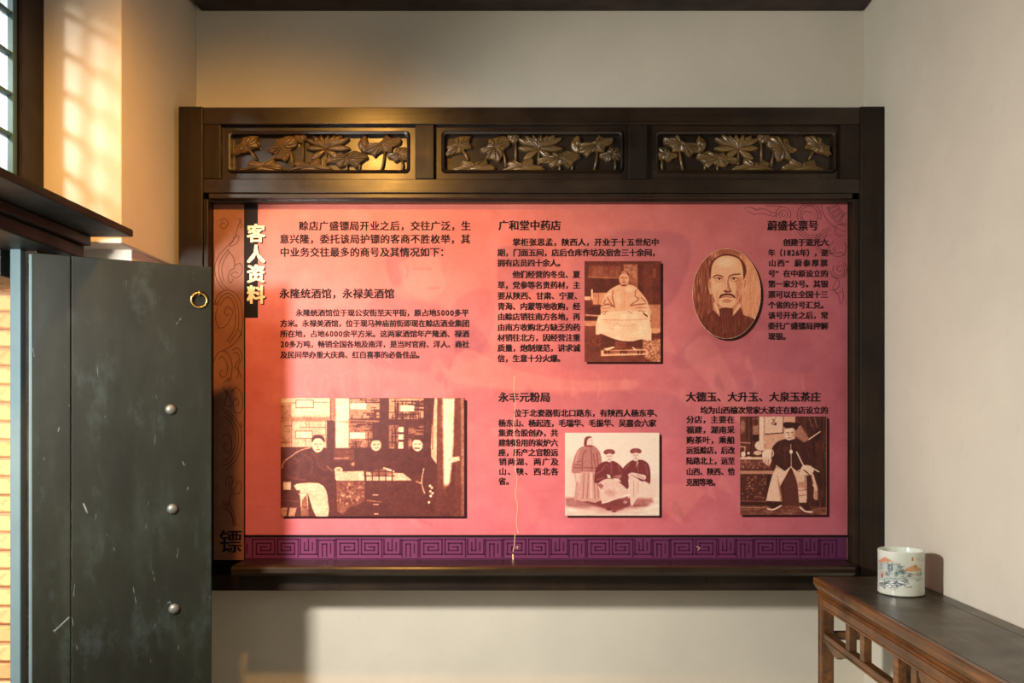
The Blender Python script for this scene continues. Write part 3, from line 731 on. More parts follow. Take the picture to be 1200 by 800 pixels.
def rl(c, v, box_, n, wd, al=0.8):      # random lattice lines
    x0, y0, x1, y1 = box_
    for _ in range(n):
        if random.random() < 0.5:
            x = random.uniform(x0, x1); a = random.uniform(y0, y1); c.line(v, [(x, a), (x, min(y1, a+random.uniform(0.3, 0.9)*(y1-y0)))], wd, al)
        else:
            y = random.uniform(y0, y1); a = random.uniform(x0, x1); c.line(v, [(a, y), (min(x1, a+random.uniform(0.2, 0.6)*(x1-x0)), y)], wd, al)
# 1: three people round a table before lattice windows
c = Canvas(44, 76, 1055, 728, 3.1, 0.12); 
c.rect(0.80, 44, 76, 332, 350); c.rect(0.45, 44, 110, 105, 190, 0.7, 14); c.rect(0.50, 44, 205, 100, 345, 0.7, 14); c.rect(0.92, 105, 76, 320, 170, 0.8, 12)
c.rect(0.50, 44, 182, 330, 206, 0.8, 8); c.rect(0.9, 130, 90, 222, 128); c.line(0.25, [(128, 88), (224, 88), (224, 130), (128, 130), (128, 88)], 4); c.rect(0.92, 128, 262, 218, 296); c.line(0.3, [(126, 258), (218, 258), (218, 298), (126, 298), (126, 258)], 3)
for L in ([(104, 206), (104, 345)], [(44, 104), (128, 104)], [(224, 100), (310, 100)], [(185, 206), (185, 238)], [(150, 238), (290, 238)], [(290, 206), (296, 345)], [(60, 230), (104, 230)], [(44, 320), (104, 320)], [(218, 280), (290, 280)], [(180, 298), (180, 345)], [(200, 206), (200, 240)]): c.line(0.25, L, 3, 0.8)
c.rect(0.55, 314, 76, 345, 205, 0.9, 6); c.line(0.2, [(320, 76), (320, 200)], 5, 0.8); c.rect(0.13, 298, 200, 336, 540, 1, 5)
c.rect(0.93, 345, 76, 422, 352, 1, 10); c.line(0.6, [(345, 205), (422, 210)], 10, 0.6, 0, 8); c.rect(0.62, 422, 76, 592, 190); c.rect(0.55, 418, 212, 548, 350)
for b in ((424, 76, 590, 104), (424, 142, 590, 190), (518, 100, 590, 190), (420, 212, 548, 262), (420, 302, 548, 350), (512, 212, 590, 350)): rl(c, 0.14, b, 13, 5, 0.9)
c.rect(0.97, 427, 106, 514, 138); c.rect(0.97, 425, 266, 508, 300); c.line(0.6, [(420, 200), (592, 205)], 10, 0.8)
c.rect(0.10, 588, 76, 640, 352)
c.rect(0.68, 640, 78, 832, 192); rl(c, 0.12, (640, 78, 832, 192), 50, 5.5, 0.95); c.rect(0.93, 704, 116, 778, 150); c.line(0.12, [(745, 110), (835, 118)], 10)
c.rect(0.50, 640, 225, 830, 356); rl(c, 0.12, (640, 225, 830, 356), 46, 6, 0.95); c.rect(0.92, 692, 236, 720, 356); c.rect(0.12, 690, 264, 722, 276); c.rect(0.12, 690, 305, 722, 318); c.rect(0.12, 722, 225, 745, 356)
c.rect(0.10, 832, 76, 872, 400); c.poly(0.82, [(892, 76), (908, 76), (902, 440), (868, 392), (876, 240)], 1, 6); c.line(0.15, [(884, 76), (880, 360)], 4); c.rect(0.35, 906, 76, 932, 700, 0.9, 8)
c.poly(0.97, [(934, 76), (1004, 76), (996, 330), (976, 540), (940, 600)], 1, 16); c.rect(0.30, 1002, 76, 1040, 728, 0.9, 12); c.rect(0.62, 1036, 76, 1055, 728, 0.8, 10); c.poly(0.88, [(972, 402), (1028, 398), (1030, 420), (990, 432), (966, 426)], 1, 6)
c.rect(0.20, 900, 560, 1040, 728, 0.8, 30)
c.rect(0.13, 44, 346, 215, 372, 1, 5); c.rect(0.35, 338, 360, 450, 420, 0.8, 10); c.line(0.7, [(340, 408), (418, 408)], 8, 0.8, 0, 6); c.line(0.2, [(338, 385), (450, 388)], 5); c.ell(0.7, 450, 440, 20, 11, 0.9, 8)
c.rect(0.09, 450, 356, 872, 480, 1, 6)
c.poly(0.11, [(50, 450), (62, 420), (110, 382), (160, 362), (212, 348), (290, 360), (332, 420), (330, 545), (110, 545), (52, 520)], 1, 4, 3); c.line(0.72, [(50, 460), (64, 426), (100, 398), (150, 365), (205, 350)], 7, 0.9, 4, 5)
for L in ([(110, 400), (150, 440), (130, 520)], [(180, 390), (220, 430), (205, 510)], [(240, 400), (262, 460), (300, 470)]): c.line(0.32, L, 7, 0.7, 4, 6)
c.line(0.6, [(298, 452), (326, 476)], 4); c.line(0.4, [(60, 500), (120, 520), (200, 530)], 7, 0.6, 4, 6)
c.ell(0.90, 248, 332, 32, 44, 1, 4); c.poly(0.10, [(214, 304), (226, 284), (252, 278), (280, 290), (286, 322), (262, 300), (232, 302), (216, 322)], 1, 3, 3); c.line(0.3, [(232, 330), (244, 330)], 4); c.line(0.3, [(258, 330), (270, 330)], 4); c.line(0.45, [(250, 334), (248, 350)], 4); c.line(0.25, [(242, 360), (260, 360)], 4)
c.poly(0.85, [(116, 560), (160, 545), (252, 545), (292, 580), (304, 640), (305, 727), (238, 727), (205, 640), (190, 600), (196, 690), (160, 725), (150, 612)], 1, 4, 2); c.poly(0.4, [(160, 640), (185, 610), (200, 727), (158, 727)], 0.9, 5); c.line(0.4, [(112, 580), (156, 600)], 6)
c.rect(0.82, 58, 538, 100, 582, 1, 5); c.rect(0.12, 44, 584, 150, 600, 1, 6); c.poly(0.7, [(44, 680), (132, 680), (120, 728), (44, 728)], 0.9, 5); c.line(0.1, [(100, 600), (80, 728)], 12); c.line(0.35, [(44, 640), (150, 645)], 8, 0.6)
c.ell(0.84, 569, 335, 28, 33, 1, 4); c.poly(0.10, [(540, 318), (548, 300), (570, 292), (596, 304), (602, 330), (588, 312), (560, 310)], 1, 3, 3); c.line(0.35, [(556, 332), (566, 332)], 4); c.line(0.35, [(578, 332), (588, 332)], 4); c.line(0.4, [(562, 352), (580, 352)], 4)
c.ell(0.90, 797, 334, 28, 36, 1, 4); c.poly(0.10, [(766, 316), (776, 288), (804, 280), (828, 296), (832, 340), (814, 312), (786, 306)], 1, 3, 3); c.line(0.2, [(782, 352), (808, 354)], 7); c.line(0.3, [(780, 330), (792, 330)], 4); c.line(0.3, [(804, 330), (816, 330)], 4)
c.poly(0.82, [(342, 482), (500, 478), (716, 490), (768, 530), (345, 532)], 1, 4); c.ell(0.85, 362, 472, 24, 16); c.ell(0.6, 362, 472, 12, 8); c.ell(0.7, 398, 486, 10, 5); c.line(0.15, [(390, 440), (390, 478)], 5)
c.poly(0.45, [(540, 480), (640, 462), (670, 480), (640, 500), (560, 500)], 0.9, 5, 3); c.line(0.92, [(612, 462), (665, 480)], 10); c.line(0.1, [(520, 480), (660, 482)], 5)
for x in (512, 548, 585, 622, 658): c.line(0.1, [(x, 470), (x, 560)], 6)
c.line(0.1, [(505, 505), (670, 505)], 6); c.line(0.1, [(505, 470), (515, 560)], 10)
c.poly(0.40, [(348, 534), (508, 534), (508, 640), (390, 720), (352, 700)], 1, 6)
for _ in range(90): c.ell(random.choice((0.12, 0.2, 0.6, 0.75)), random.uniform(355, 505), random.uniform(545, 660), random.uniform(3, 9), random.uniform(2, 6), 0.8, 4, random.uniform(0, 3))
c.poly(0.13, [(508, 560), (760, 540), (900, 560), (900, 728), (380, 728), (420, 680), (508, 650)], 1, 8); c.line(0.75, [(552, 610), (580, 610)], 6); c.line(0.6, [(522, 640), (596, 648)], 7, 0.8); c.line(0.8, [(556, 662), (580, 662)], 6); c.line(0.8, [(562, 714), (578, 714)], 6)
c.line(0.75, [(832, 464), (820, 540), (836, 600)], 6, 1, 4); c.line(0.6, [(790, 535), (815, 545)], 8); c.line(0.1, [(345, 530), (350, 725)], 10)
for (x, y) in ((876, 570), (868, 590), (870, 615), (860, 650), (866, 560), (880, 600)): c.ell(0.95, x, y, 7, 7, 1, 4)
c.noise(8, 0.035); c.noise(3.3, 0.05); c.noise(26, 0.03)
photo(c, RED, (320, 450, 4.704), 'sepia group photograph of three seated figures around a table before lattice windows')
# 2: man in pale robe seated on a chair
c = Canvas(30, 38, 578, 762, 3.1, 0.32)
c.rect(0.20, 30, 38, 578, 350, 1, 6); c.rect(0.42, 60, 70, 290, 160, 0.9, 20); c.line(0.62, [(60, 150), (280, 160)], 8, 0.8, 0, 10)
for x in (80, 120, 165, 205, 250): c.line(0.28, [(x, 60), (x, 150)], 6, 0.6)
c.rect(0.16, 60, 165, 300, 265, 1, 8); c.rect(0.50, 312, 60, 415, 260, 1, 8); c.noise(16, 0.05, c.box(315, 60, 415, 260)); c.rect(0.17, 415, 60, 440, 350, 1, 6); c.rect(0.28, 455, 60, 520, 350, 0.8, 10); c.rect(0.42, 520, 90, 545, 160, 0.7, 8)
c.rect(0.66, 80, 265, 185, 350, 1, 5); c.line(0.9, [(84, 245), (84, 300)], 12); c.line(0.35, [(130, 265), (130, 350)], 4); c.rect(0.80, 30, 292, 74, 318, 1, 5); c.rect(0.25, 30, 320, 90, 430, 0.9, 8); c.poly(0.14, [(34, 385), (140, 350), (150, 420), (60, 430)], 1, 5); c.line(0.75, [(40, 425), (140, 432)], 10, 0.9, 0, 6)
c.rect(0.14, 30, 436, 140, 466, 1, 5); c.rect(0.66, 30, 468, 118, 505, 1, 8); c.rect(0.30, 30, 508, 578, 762, 1, 12); c.rect(0.60, 470, 350, 578, 540, 1, 10); c.rect(0.72, 490, 520, 578, 560, 0.9, 8); c.poly(0.22, [(500, 552), (540, 560), (578, 550), (578, 590), (510, 590)], 1, 6)
c.poly(0.55, [(450, 610), (578, 600), (578, 762), (500, 762), (450, 700)], 1, 8); c.noise(6, 0.16, c.box(455, 600, 578, 762)); c.noise(7, 0.10, c.box(40, 600, 250, 690)); c.rect(0.24, 30, 640, 160, 762, 0.8, 20); c.rect(0.18, 150, 570, 450, 660, 1, 8)
c.poly(0.80, [(148, 425), (150, 350), (190, 265), (270, 210), (345, 206), (400, 225), (455, 285), (488, 345), (484, 440), (150, 440)], 1, 5, 3)
c.poly(0.90, [(178, 405), (470, 400), (500, 470), (512, 606), (440, 600), (380, 614), (300, 612), (220, 590), (150, 560), (112, 566), (118, 470)], 1, 5, 2); c.line(0.72, [(150, 460), (300, 462), (480, 456)], 6, 0.9); c.line(0.75, [(260, 490), (310, 505), (400, 495)], 6, 0.7, 4, 6)
for L in ([(235, 250), (232, 300), (245, 360), (205, 350)], [(400, 245), (395, 290), (420, 310), (360, 355)], [(195, 300), (225, 350), (250, 370)], [(180, 320), (170, 345), (205, 345)], [(150, 362), (200, 350)], [(365, 360), (395, 352), (470, 345)], [(440, 300), (470, 330)]): c.line(0.38, L, 8, 0.8, 4, 6)
for L in ([(160, 380), (215, 372)], [(156, 405), (200, 395)], [(400, 375), (470, 372)], [(420, 395), (470, 400)], [(345, 400), (370, 412)], [(170, 425), (185, 405)]): c.line(0.5, L, 6, 0.8)
c.poly(0.2, [(448, 402), (486, 430), (482, 442), (455, 420)], 1, 4); c.line(0.6, [(316, 225), (316, 400)], 4, 0.5, 0, 5)
c.ell(0.74, 315, 168, 36, 46, 1, 5); c.poly(0.28, [(280, 140), (284, 112), (316, 102), (346, 116), (350, 146), (330, 128), (300, 126)], 1, 4, 3); c.poly(0.60, [(290, 118), (316, 106), (340, 120), (330, 126), (300, 124)], 0.9, 4)
c.line(0.2, [(294, 156), (308, 158)], 5); c.line(0.2, [(322, 158), (336, 156)], 5); c.line(0.45, [(314, 160), (312, 178)], 5); c.line(0.22, [(302, 188), (326, 188)], 5); c.ell(0.25, 314, 212, 22, 6, 0.9, 6)
c.poly(0.40, [(252, 615), (330, 620), (330, 662), (248, 668)], 0.8, 6); c.poly(0.92, [(168, 668), (240, 652), (248, 660), (190, 684)], 1, 4); c.poly(0.92, [(370, 652), (400, 670), (445, 676), (440, 688), (385, 676)], 1, 4)
c.poly(0.80, [(148, 680), (480, 672), (494, 712), (150, 722)], 1, 4); c.poly(0.45, [(165, 682), (470, 680), (472, 700), (168, 706)], 1, 4)
for x in (178, 200, 288, 308, 326, 412, 436): c.rect(0.12, x, 682, x+12, 704)
c.noise(6, 0.03); c.noise(3.2, 0.035); c.noise(40, 0.03)
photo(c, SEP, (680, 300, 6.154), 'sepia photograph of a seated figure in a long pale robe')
# 3: oval portrait
c = Canvas(42, 42, 578, 748, 3.1, 0.62)
c.noise(9, 0.09, None, (0.7, 6)); c.rect(0.30, 42, 100, 205, 640, 0.75, 40); c.noise(8, 0.10, c.box(42, 60, 205, 650), (0.7, 8)); c.rect(0.72, 440, 120, 578, 560, 0.6, 30); c.ell(0.40, 320, 70, 110, 30, 0.7, 20)
c.ell(0.20, 315, 215, 146, 130, 1, 8)
c.poly(0.78, [(186, 240), (200, 160), (250, 110), (320, 98), (390, 116), (425, 160), (438, 240), (432, 340), (405, 430), (350, 500), (300, 512), (250, 480), (205, 420), (186, 330)], 1, 6, 3)
c.ell(0.90, 300, 150, 70, 36, 0.7, 30); c.ell(0.85, 215, 340, 22, 40, 0.4, 20); c.poly(0.60, [(320, 300), (335, 360), (345, 380), (300, 384), (300, 370)], 0.6, 12)
c.poly(0.70, [(170, 290), (186, 285), (194, 380), (180, 400), (165, 345)], 1, 5, 3); c.poly(0.72, [(440, 290), (462, 280), (466, 330), (450, 380), (432, 390)], 1, 5, 3); c.line(0.3, [(454, 292), (448, 340)], 5, 0.7); c.line(0.3, [(176, 300), (180, 350)], 5, 0.7)
c.poly(0.45, [(372, 280), (425, 270), (428, 345), (400, 430), (370, 420), (385, 350)], 0.45, 18, 3)
c.line(0.18, [(205, 266), (235, 250), (278, 262)], 9, 1, 4, 6); c.line(0.18, [(330, 262), (360, 246), (412, 242)], 9, 1, 4, 6)
c.ell(0.82, 248, 280, 28, 9, 0.8, 6); c.line(0.15, [(218, 278), (244, 270), (276, 280)], 6, 1, 4); c.ell(0.12, 250, 279, 9, 8); c.ell(0.82, 366, 280, 28, 9, 0.8, 6); c.line(0.15, [(338, 280), (364, 268), (396, 278)], 6, 1, 4); c.ell(0.12, 364, 279, 9, 8)
c.line(0.4, [(224, 294), (250, 300), (276, 292)], 4, 0.8, 4); c.line(0.4, [(342, 292), (366, 300), (394, 292)], 4, 0.8, 4)
c.line(0.32, [(326, 262), (318, 310), (330, 350), (342, 372)], 7, 0.9, 4, 7); c.line(0.45, [(290, 270), (296, 330)], 5, 0.5, 4, 8); c.poly(0.22, [(282, 372), (300, 366), (318, 376), (344, 368), (340, 384), (300, 386)], 1, 5)
c.poly(0.17, [(250, 426), (262, 402), (305, 392), (350, 396), (378, 424), (366, 428), (340, 410), (305, 408), (275, 414), (258, 432)], 1, 5, 3); c.line(0.30, [(272, 424), (305, 418), (345, 424)], 6, 0.9, 4); c.line(0.3, [(275, 452), (312, 462), (345, 448)], 5, 0.9, 4); c.ell(0.4, 310, 445, 26, 7, 0.6, 8)
c.line(0.45, [(238, 380), (232, 420), (250, 460)], 5, 0.6, 4); c.line(0.40, [(385, 370), (398, 410), (380, 450)], 6, 0.7, 4)
c.poly(0.66, [(205, 470), (250, 500), (300, 520), (370, 500), (415, 460), (440, 540), (360, 560), (300, 600), (240, 560), (205, 520)], 1, 6); c.line(0.9, [(215, 470), (245, 540)], 12, 0.8, 0, 8); c.line(0.85, [(412, 480), (366, 548)], 12, 0.8, 0, 8)
c.poly(0.24, [(80, 610), (150, 570), (205, 520), (250, 570), (300, 620), (360, 565), (420, 500), (440, 560), (520, 590), (578, 640), (578, 760), (60, 760)], 1, 7)
c.noise(9, 0.07, c.box(80, 560, 560, 760), (0.7, 5))
c.poly(0.20, [(250, 512), (300, 502), (360, 510), (352, 600), (335, 700), (312, 730), (290, 690), (262, 610)], 1, 8)
for x in range(258, 356, 9): c.line(0.55 if x % 2 else 0.1, [(x, 520), (300+(x-305)*0.5, 700)], 3, 0.7)
c.noise(5, 0.03); c.noise(3.2, 0.03)
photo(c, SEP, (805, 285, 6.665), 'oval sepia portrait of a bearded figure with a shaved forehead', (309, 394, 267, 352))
# 4: three people, one standing
c = Canvas(88, 50, 890, 755, 3.7, 0.95)
c.rect(0.80, 88, 260, 330, 600, 0.6, 80); c.rect(0.82, 780, 420, 890, 620, 0.5, 60); c.poly(0.45, [(88, 600), (830, 600), (840, 640), (760, 700), (400, 740), (88, 680)], 0.9, 30); c.rect(0.85, 88, 690, 890, 755, 0.8, 40); c.noise(20, 0.05, c.box(88, 600, 890, 755), (3, 1))
c.poly(0.20, [(200, 620), (700, 610), (620, 680), (520, 720), (440, 700)], 0.8, 22)
def robe(p, t, sm=3): c.poly(t, p, 1, 5, sm)
robe([(165, 390), (215, 380), (190, 610), (165, 612), (180, 480)], 0.62); robe([(236, 370), (380, 375), (392, 626), (280, 632), (188, 620), (215, 480)], 0.66, 2)
for L in ([(250, 400), (240, 610)], [(290, 400), (276, 610)], [(330, 400), (345, 612)], [(360, 400), (372, 600)]): c.line(0.42, L, 10, 0.7, 0, 9)
c.line(0.85, [(310, 390), (312, 600)], 14, 0.8, 0, 12)
robe([(142, 388), (170, 250), (205, 185), (260, 160), (335, 162), (385, 215), (402, 300), (388, 385), (240, 380), (225, 392)], 0.52, 2)
for L in ([(270, 200), (240, 240), (235, 370)], [(180, 300), (230, 290)], [(160, 345), (225, 350)], [(170, 320), (226, 325)], [(310, 170), (318, 370)], [(360, 220), (375, 370)], [(250, 345), (380, 350)], [(330, 230), (345, 330)]): c.line(0.30, L, 8, 0.8, 4, 7)
c.line(0.72, [(205, 200), (180, 300)], 14, 0.6, 0, 14); c.ell(0.88, 303, 122, 28, 36, 1, 5); c.poly(0.25, [(252, 110), (266, 86), (300, 80), (318, 88), (290, 98), (276, 120), (272, 160), (250, 160)], 1, 5, 3); c.line(0.4, [(306, 112), (320, 112)], 4); c.line(0.4, [(312, 138), (324, 138)], 4); c.ell(0.3, 296, 162, 34, 8, 1, 5); c.poly(0.8, [(175, 395), (210, 392), (208, 465), (185, 468)], 0.9, 5)
def seated(cx, cy, dx):
    c.poly(0.20, [(cx+q[0], cy+q[1]) for q in dx], 1, 5, 3)
seated(0, 0, [(338, 440), (352, 350), (400, 305), (440, 292), (500, 290), (550, 320), (590, 370), (640, 470), (600, 540), (480, 470), (352, 480)])
seated(0, 0, [(570, 380), (590, 340), (640, 295), (680, 280), (750, 282), (800, 320), (815, 400), (808, 490), (760, 470), (640, 430), (600, 440)])
for L in ([(430, 320), (400, 370), (350, 400)], [(480, 300), (482, 400)], [(540, 330), (560, 380)], [(640, 310), (600, 360)], [(705, 290), (710, 380)], [(770, 320), (790, 400)], [(360, 450), (420, 430)], [(520, 420), (570, 400)], [(440, 320), (460, 340)]): c.line(0.48, L, 8, 0.7, 4, 7)
c.poly(0.92, [(690, 350), (715, 300), (700, 290)], 0.6, 5)
robe([(368, 490), (400, 458), (450, 440), (520, 450), (570, 490), (636, 550), (630, 572), (520, 615), (405, 652), (385, 560), (372, 520)], 0.80, 2); c.noise(14, 0.05, c.box(400, 470, 560, 600)); c.ell(0.58, 475, 560, 45, 30, 0.6, 24); c.line(0.95, [(405, 650), (520, 612), (630, 570)], 8, 0.9)
c.poly(0.35, [(360, 490), (392, 480), (420, 500), (395, 530)], 0.8, 8); c.poly(0.90, [(444, 402), (470, 410), (478, 436), (452, 436)], 1, 4); c.poly(0.86, [(495, 434), (545, 440), (568, 470), (520, 460)], 1, 5); c.poly(0.6, [(490, 420), (570, 410), (560, 440)], 0.8, 6)
robe([(625, 450), (660, 430), (720, 450), (732, 560), (700, 610), (680, 640), (658, 675), (642, 640), (640, 560)], 0.84, 2); robe([(735, 470), (800, 480), (850, 585), (836, 596), (732, 596)], 0.86, 2); c.line(0.55, [(672, 460), (672, 600)], 8, 0.7, 0, 7); c.line(0.6, [(710, 470), (705, 560)], 8, 0.7, 0, 7)
robe([(625, 405), (660, 388), (720, 400), (775, 415), (765, 450), (700, 430), (640, 432)], 0.80); c.line(0.35, [(700, 410), (760, 440)], 5, 0.9); c.line(0.4, [(650, 405), (690, 430)], 5, 0.9)
c.poly(0.35, [(580, 610), (620, 590), (630, 640), (590, 662)], 1, 6); c.ell(0.65, 600, 640, 18, 12, 0.8, 5); c.ell(0.15, 462, 700, 24, 12, 0.9, 6); c.ell(0.2, 505, 720, 20, 8, 0.8, 6)
for (x, y) in ((465, 256), (690, 248)):
    c.ell(0.88, x, y, 32, 44, 1, 5); c.line(0.35, [(x-18, y-8), (x-6, y-8)], 4); c.line(0.35, [(x+6, y-8), (x+18, y-8)], 4); c.line(0.5, [(x, y-4), (x-1, y+10)], 4); c.line(0.4, [(x-8, y+22), (x+10, y+22)], 5); c.poly(0.30, [(x-50, y-40), (x-34, y-60), (x, y-66), (x+36, y-60), (x+50, y-36), (x+30, y-22), (x, y-30), (x-34, y-20)], 1, 5, 3); c.ell(0.45, x, y-46, 26, 8, 0.6, 8)
c.noise(7, 0.02); c.noise(4, 0.02)
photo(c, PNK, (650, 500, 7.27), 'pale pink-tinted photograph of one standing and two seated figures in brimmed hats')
# 5: seated man with fan and pipe beside a table
c = Canvas(42, 48, 668, 757, 3.1, 0.22)
c.rect(0.72, 215, 48, 440, 290, 1, 6); c.rect(0.82, 224, 50, 352, 170, 1, 5); c.line(0.2, [(222, 176), (352, 166)], 7); c.line(0.3, [(354, 50), (352, 170)], 6); c.line(0.3, [(276, 70), (290, 82), (270, 100), (300, 110)], 6, 1, 4); c.ell(0.3, 298, 100, 10, 8); c.line(0.35, [(300, 60), (282, 78)], 5)
c.rect(0.30, 42, 48, 135, 290, 1, 8); c.rect(0.88, 180, 48, 214, 230, 1, 6); c.rect(0.60, 135, 60, 175, 180, 0.9, 8); c.ell(0.25, 155, 90, 20, 26, 0.9, 6); c.ell(0.55, 62, 120, 18, 50, 0.9, 12); c.line(0.12, [(120, 48), (124, 290)], 9); c.line(0.12, [(95, 48), (90, 220)], 7); c.line(0.6, [(44, 235), (115, 240)], 8); c.rect(0.12, 130, 180, 180, 225, 1, 8)
c.ell(0.86, 195, 258, 46, 36, 1, 5); c.ell(0.55, 225, 262, 14, 26, 0.6, 10); c.ell(0.8, 170, 310, 30, 16, 1, 5); c.ell(0.9, 66, 320, 16, 20); c.ell(0.2, 104, 315, 22, 22); c.ell(0.9, 104, 312, 10, 10); c.ell(0.75, 105, 345, 20, 10); c.line(0.7, [(44, 265), (80, 268), (76, 300)], 8)
c.rect(0.82, 44, 340, 240, 358, 1, 6); c.rect(0.40, 42, 360, 262, 425, 1, 6); c.noise(9, 0.10, c.box(42, 362, 262, 425)); c.rect(0.62, 44, 438, 290, 462, 1, 6); c.rect(0.22, 42, 466, 262, 650, 1, 6)
for _ in range(110): c.ell(random.choice((0.10, 0.45, 0.6)), random.uniform(60, 232), random.uniform(470, 640), random.uniform(4, 11), random.uniform(2, 6), 0.75, 4, random.uniform(0, 3))
c.rect(0.10, 236, 466, 268, 690, 1, 6); c.line(0.5, [(44, 655), (232, 660)], 6, 0.8); c.rect(0.12, 42, 665, 260, 690, 1, 6); c.rect(0.40, 42, 690, 668, 757, 1, 10); c.noise(10, 0.05, c.box(42, 690, 668, 757), (3, 1)); c.line(0.65, [(42, 700), (240, 706)], 6, 0.6)
c.rect(0.16, 520, 48, 668, 700, 0.9, 14); c.noise(14, 0.07, c.box(480, 48, 668, 700), (1, 5)); c.line(0.55, [(575, 48), (600, 130)], 8, 0.7); c.line(0.5, [(440, 60), (470, 95)], 8, 0.7); c.line(0.65, [(540, 60), (560, 120)], 6, 0.6); c.poly(0.55, [(440, 120), (480, 110), (545, 215), (500, 235), (438, 190)], 1, 8); c.line(0.88, [(540, 212), (618, 158)], 8)
c.rect(0.28, 355, 460, 480, 690, 1, 10)
c.poly(0.15, [(276, 340), (270, 290), (300, 240), (360, 212), (430, 215), (500, 235), (560, 290), (590, 370), (560, 440), (440, 430), (380, 440), (300, 420)], 1, 5, 3)
for L in ([(340, 230), (320, 290), (280, 320)], [(440, 230), (470, 290), (480, 380)], [(360, 240), (370, 400)], [(310, 300), (350, 330)], [(520, 280), (545, 340)]): c.line(0.32, L, 8, 0.7, 4, 8)
c.ell(0.32, 372, 280, 26, 18, 0.6, 8); c.line(0.82, [(408, 250), (412, 410)], 5, 0.9); c.ell(0.95, 410, 302, 12, 14, 1, 4); c.line(0.9, [(302, 402), (366, 446), (408, 410), (450, 446), (480, 430)], 6)
c.poly(0.84, [(302, 410), (366, 448), (408, 412), (330, 552), (345, 660), (230, 656), (250, 560), (275, 470)], 1, 5, 0); c.poly(0.50, [(310, 470), (332, 550), (350, 650), (335, 658), (320, 560)], 0.8, 8)
c.poly(0.80, [(412, 415), (450, 448), (520, 440), (570, 460), (600, 560), (598, 652), (575, 640), (535, 560), (520, 668), (468, 668), (455, 530), (440, 480)], 1, 5); c.poly(0.45, [(460, 520), (515, 520), (512, 560), (460, 560)], 0.5, 10); c.line(0.4, [(462, 580), (520, 575)], 6, 0.7); c.line(0.4, [(465, 620), (520, 612)], 6, 0.7); c.line(0.45, [(510, 470), (512, 580)], 8, 0.7)
c.poly(0.20, [(520, 470), (555, 470), (575, 560), (570, 660), (525, 660)], 1, 8); c.poly(0.60, [(575, 590), (600, 560), (605, 650), (580, 650)], 0.8, 6)
c.poly(0.90, [(205, 300), (240, 285), (280, 290), (282, 335), (240, 350), (205, 340)], 1, 5, 3); c.line(0.2, [(275, 300), (272, 345)], 7); c.poly(0.82, [(208, 345), (268, 345), (260, 392), (235, 398), (212, 378)], 1, 5, 2); c.line(0.4, [(226, 360), (224, 390)], 4); c.line(0.4, [(246, 360), (244, 392)], 4)
c.line(0.93, [(450, 304), (498, 400), (520, 450)], 8); c.line(0.93, [(560, 418), (610, 446)], 8); c.poly(0.86, [(480, 425), (500, 398), (555, 405), (575, 440), (550, 465), (520, 470), (495, 462), (470, 470)], 1, 5, 2); c.line(0.25, [(515, 440), (545, 470)], 7); c.line(0.25, [(500, 432), (530, 458)], 6); c.line(0.9, [(568, 540), (595, 578)], 8)
c.ell(0.86, 400, 172, 38, 50, 1, 5); c.poly(0.10, [(352, 96), (400, 88), (458, 96), (482, 98), (462, 122), (445, 150), (425, 130), (370, 134)], 1, 5, 2); c.line(0.3, [(378, 164), (394, 164)], 5); c.line(0.3, [(410, 162), (426, 162)], 5); c.line(0.45, [(396, 168), (392, 188)], 5); c.line(0.3, [(388, 202), (408, 202)], 5); c.ell(0.5, 428, 178, 12, 30, 0.5, 10); c.poly(0.12, [(380, 222), (440, 210), (440, 228), (390, 236)], 1, 5)
c.poly(0.12, [(240, 690), (260, 676), (340, 660), (345, 690), (280, 712)], 1, 5); c.line(0.92, [(242, 712), (280, 718), (338, 690)], 10, 1, 4); c.poly(0.12, [(470, 672), (520, 676), (560, 720), (520, 728)], 1, 5); c.line(0.92, [(474, 700), (510, 730), (562, 736)], 10, 1, 4)
c.line(0.55, [(664, 48), (664, 757)], 5, 0.8)
c.noise(6, 0.03); c.noise(3.2, 0.04)
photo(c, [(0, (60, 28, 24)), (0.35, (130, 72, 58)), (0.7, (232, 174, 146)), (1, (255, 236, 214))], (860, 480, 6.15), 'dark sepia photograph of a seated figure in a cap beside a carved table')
bpy.data.objects.remove(to); bpy.data.curves.remove(tc)

# ------------------------------------------------------------------ side table
TY0, TY1, TX0, TX1, TZ = -0.165, -1.75, 0.985, 1.315, 0.864
tb = thing(empty('side_table', (1.15, -0.95, 0)), 'long narrow brown wooden side table with openwork frieze along the right wall', 'table')
def tl(o): o.parent = tb; o.matrix_parent_inverse = Matrix.Translation((-1.15, 0.95, 0)); return o
def tbx(name, x0, x1, y0, y1, z0, z1, mat=M_table, bev=0.0025): return tl(box(name, x0, x1, y0, y1, z0, z1, mat, None, bev))
tbx('top_plank', TX0+0.022, TX1-0.054, TY1, TY0-0.002, TZ-0.024, TZ, M_ttop, 0.001)
tbx('top_plank', TX1-0.0525, TX1, TY1, TY0-0.002, TZ-0.024, TZ, M_ttop, 0.001)
tbx('top_edge', TX0, TX0+0.0215, TY1, TY0, TZ-0.026, TZ+0.0005, M_table, 0.004)
tbx('top_edge', TX0+0.022, TX1, TY0-0.0015, TY0+0.004, TZ-0.026, TZ, M_table, 0.001)
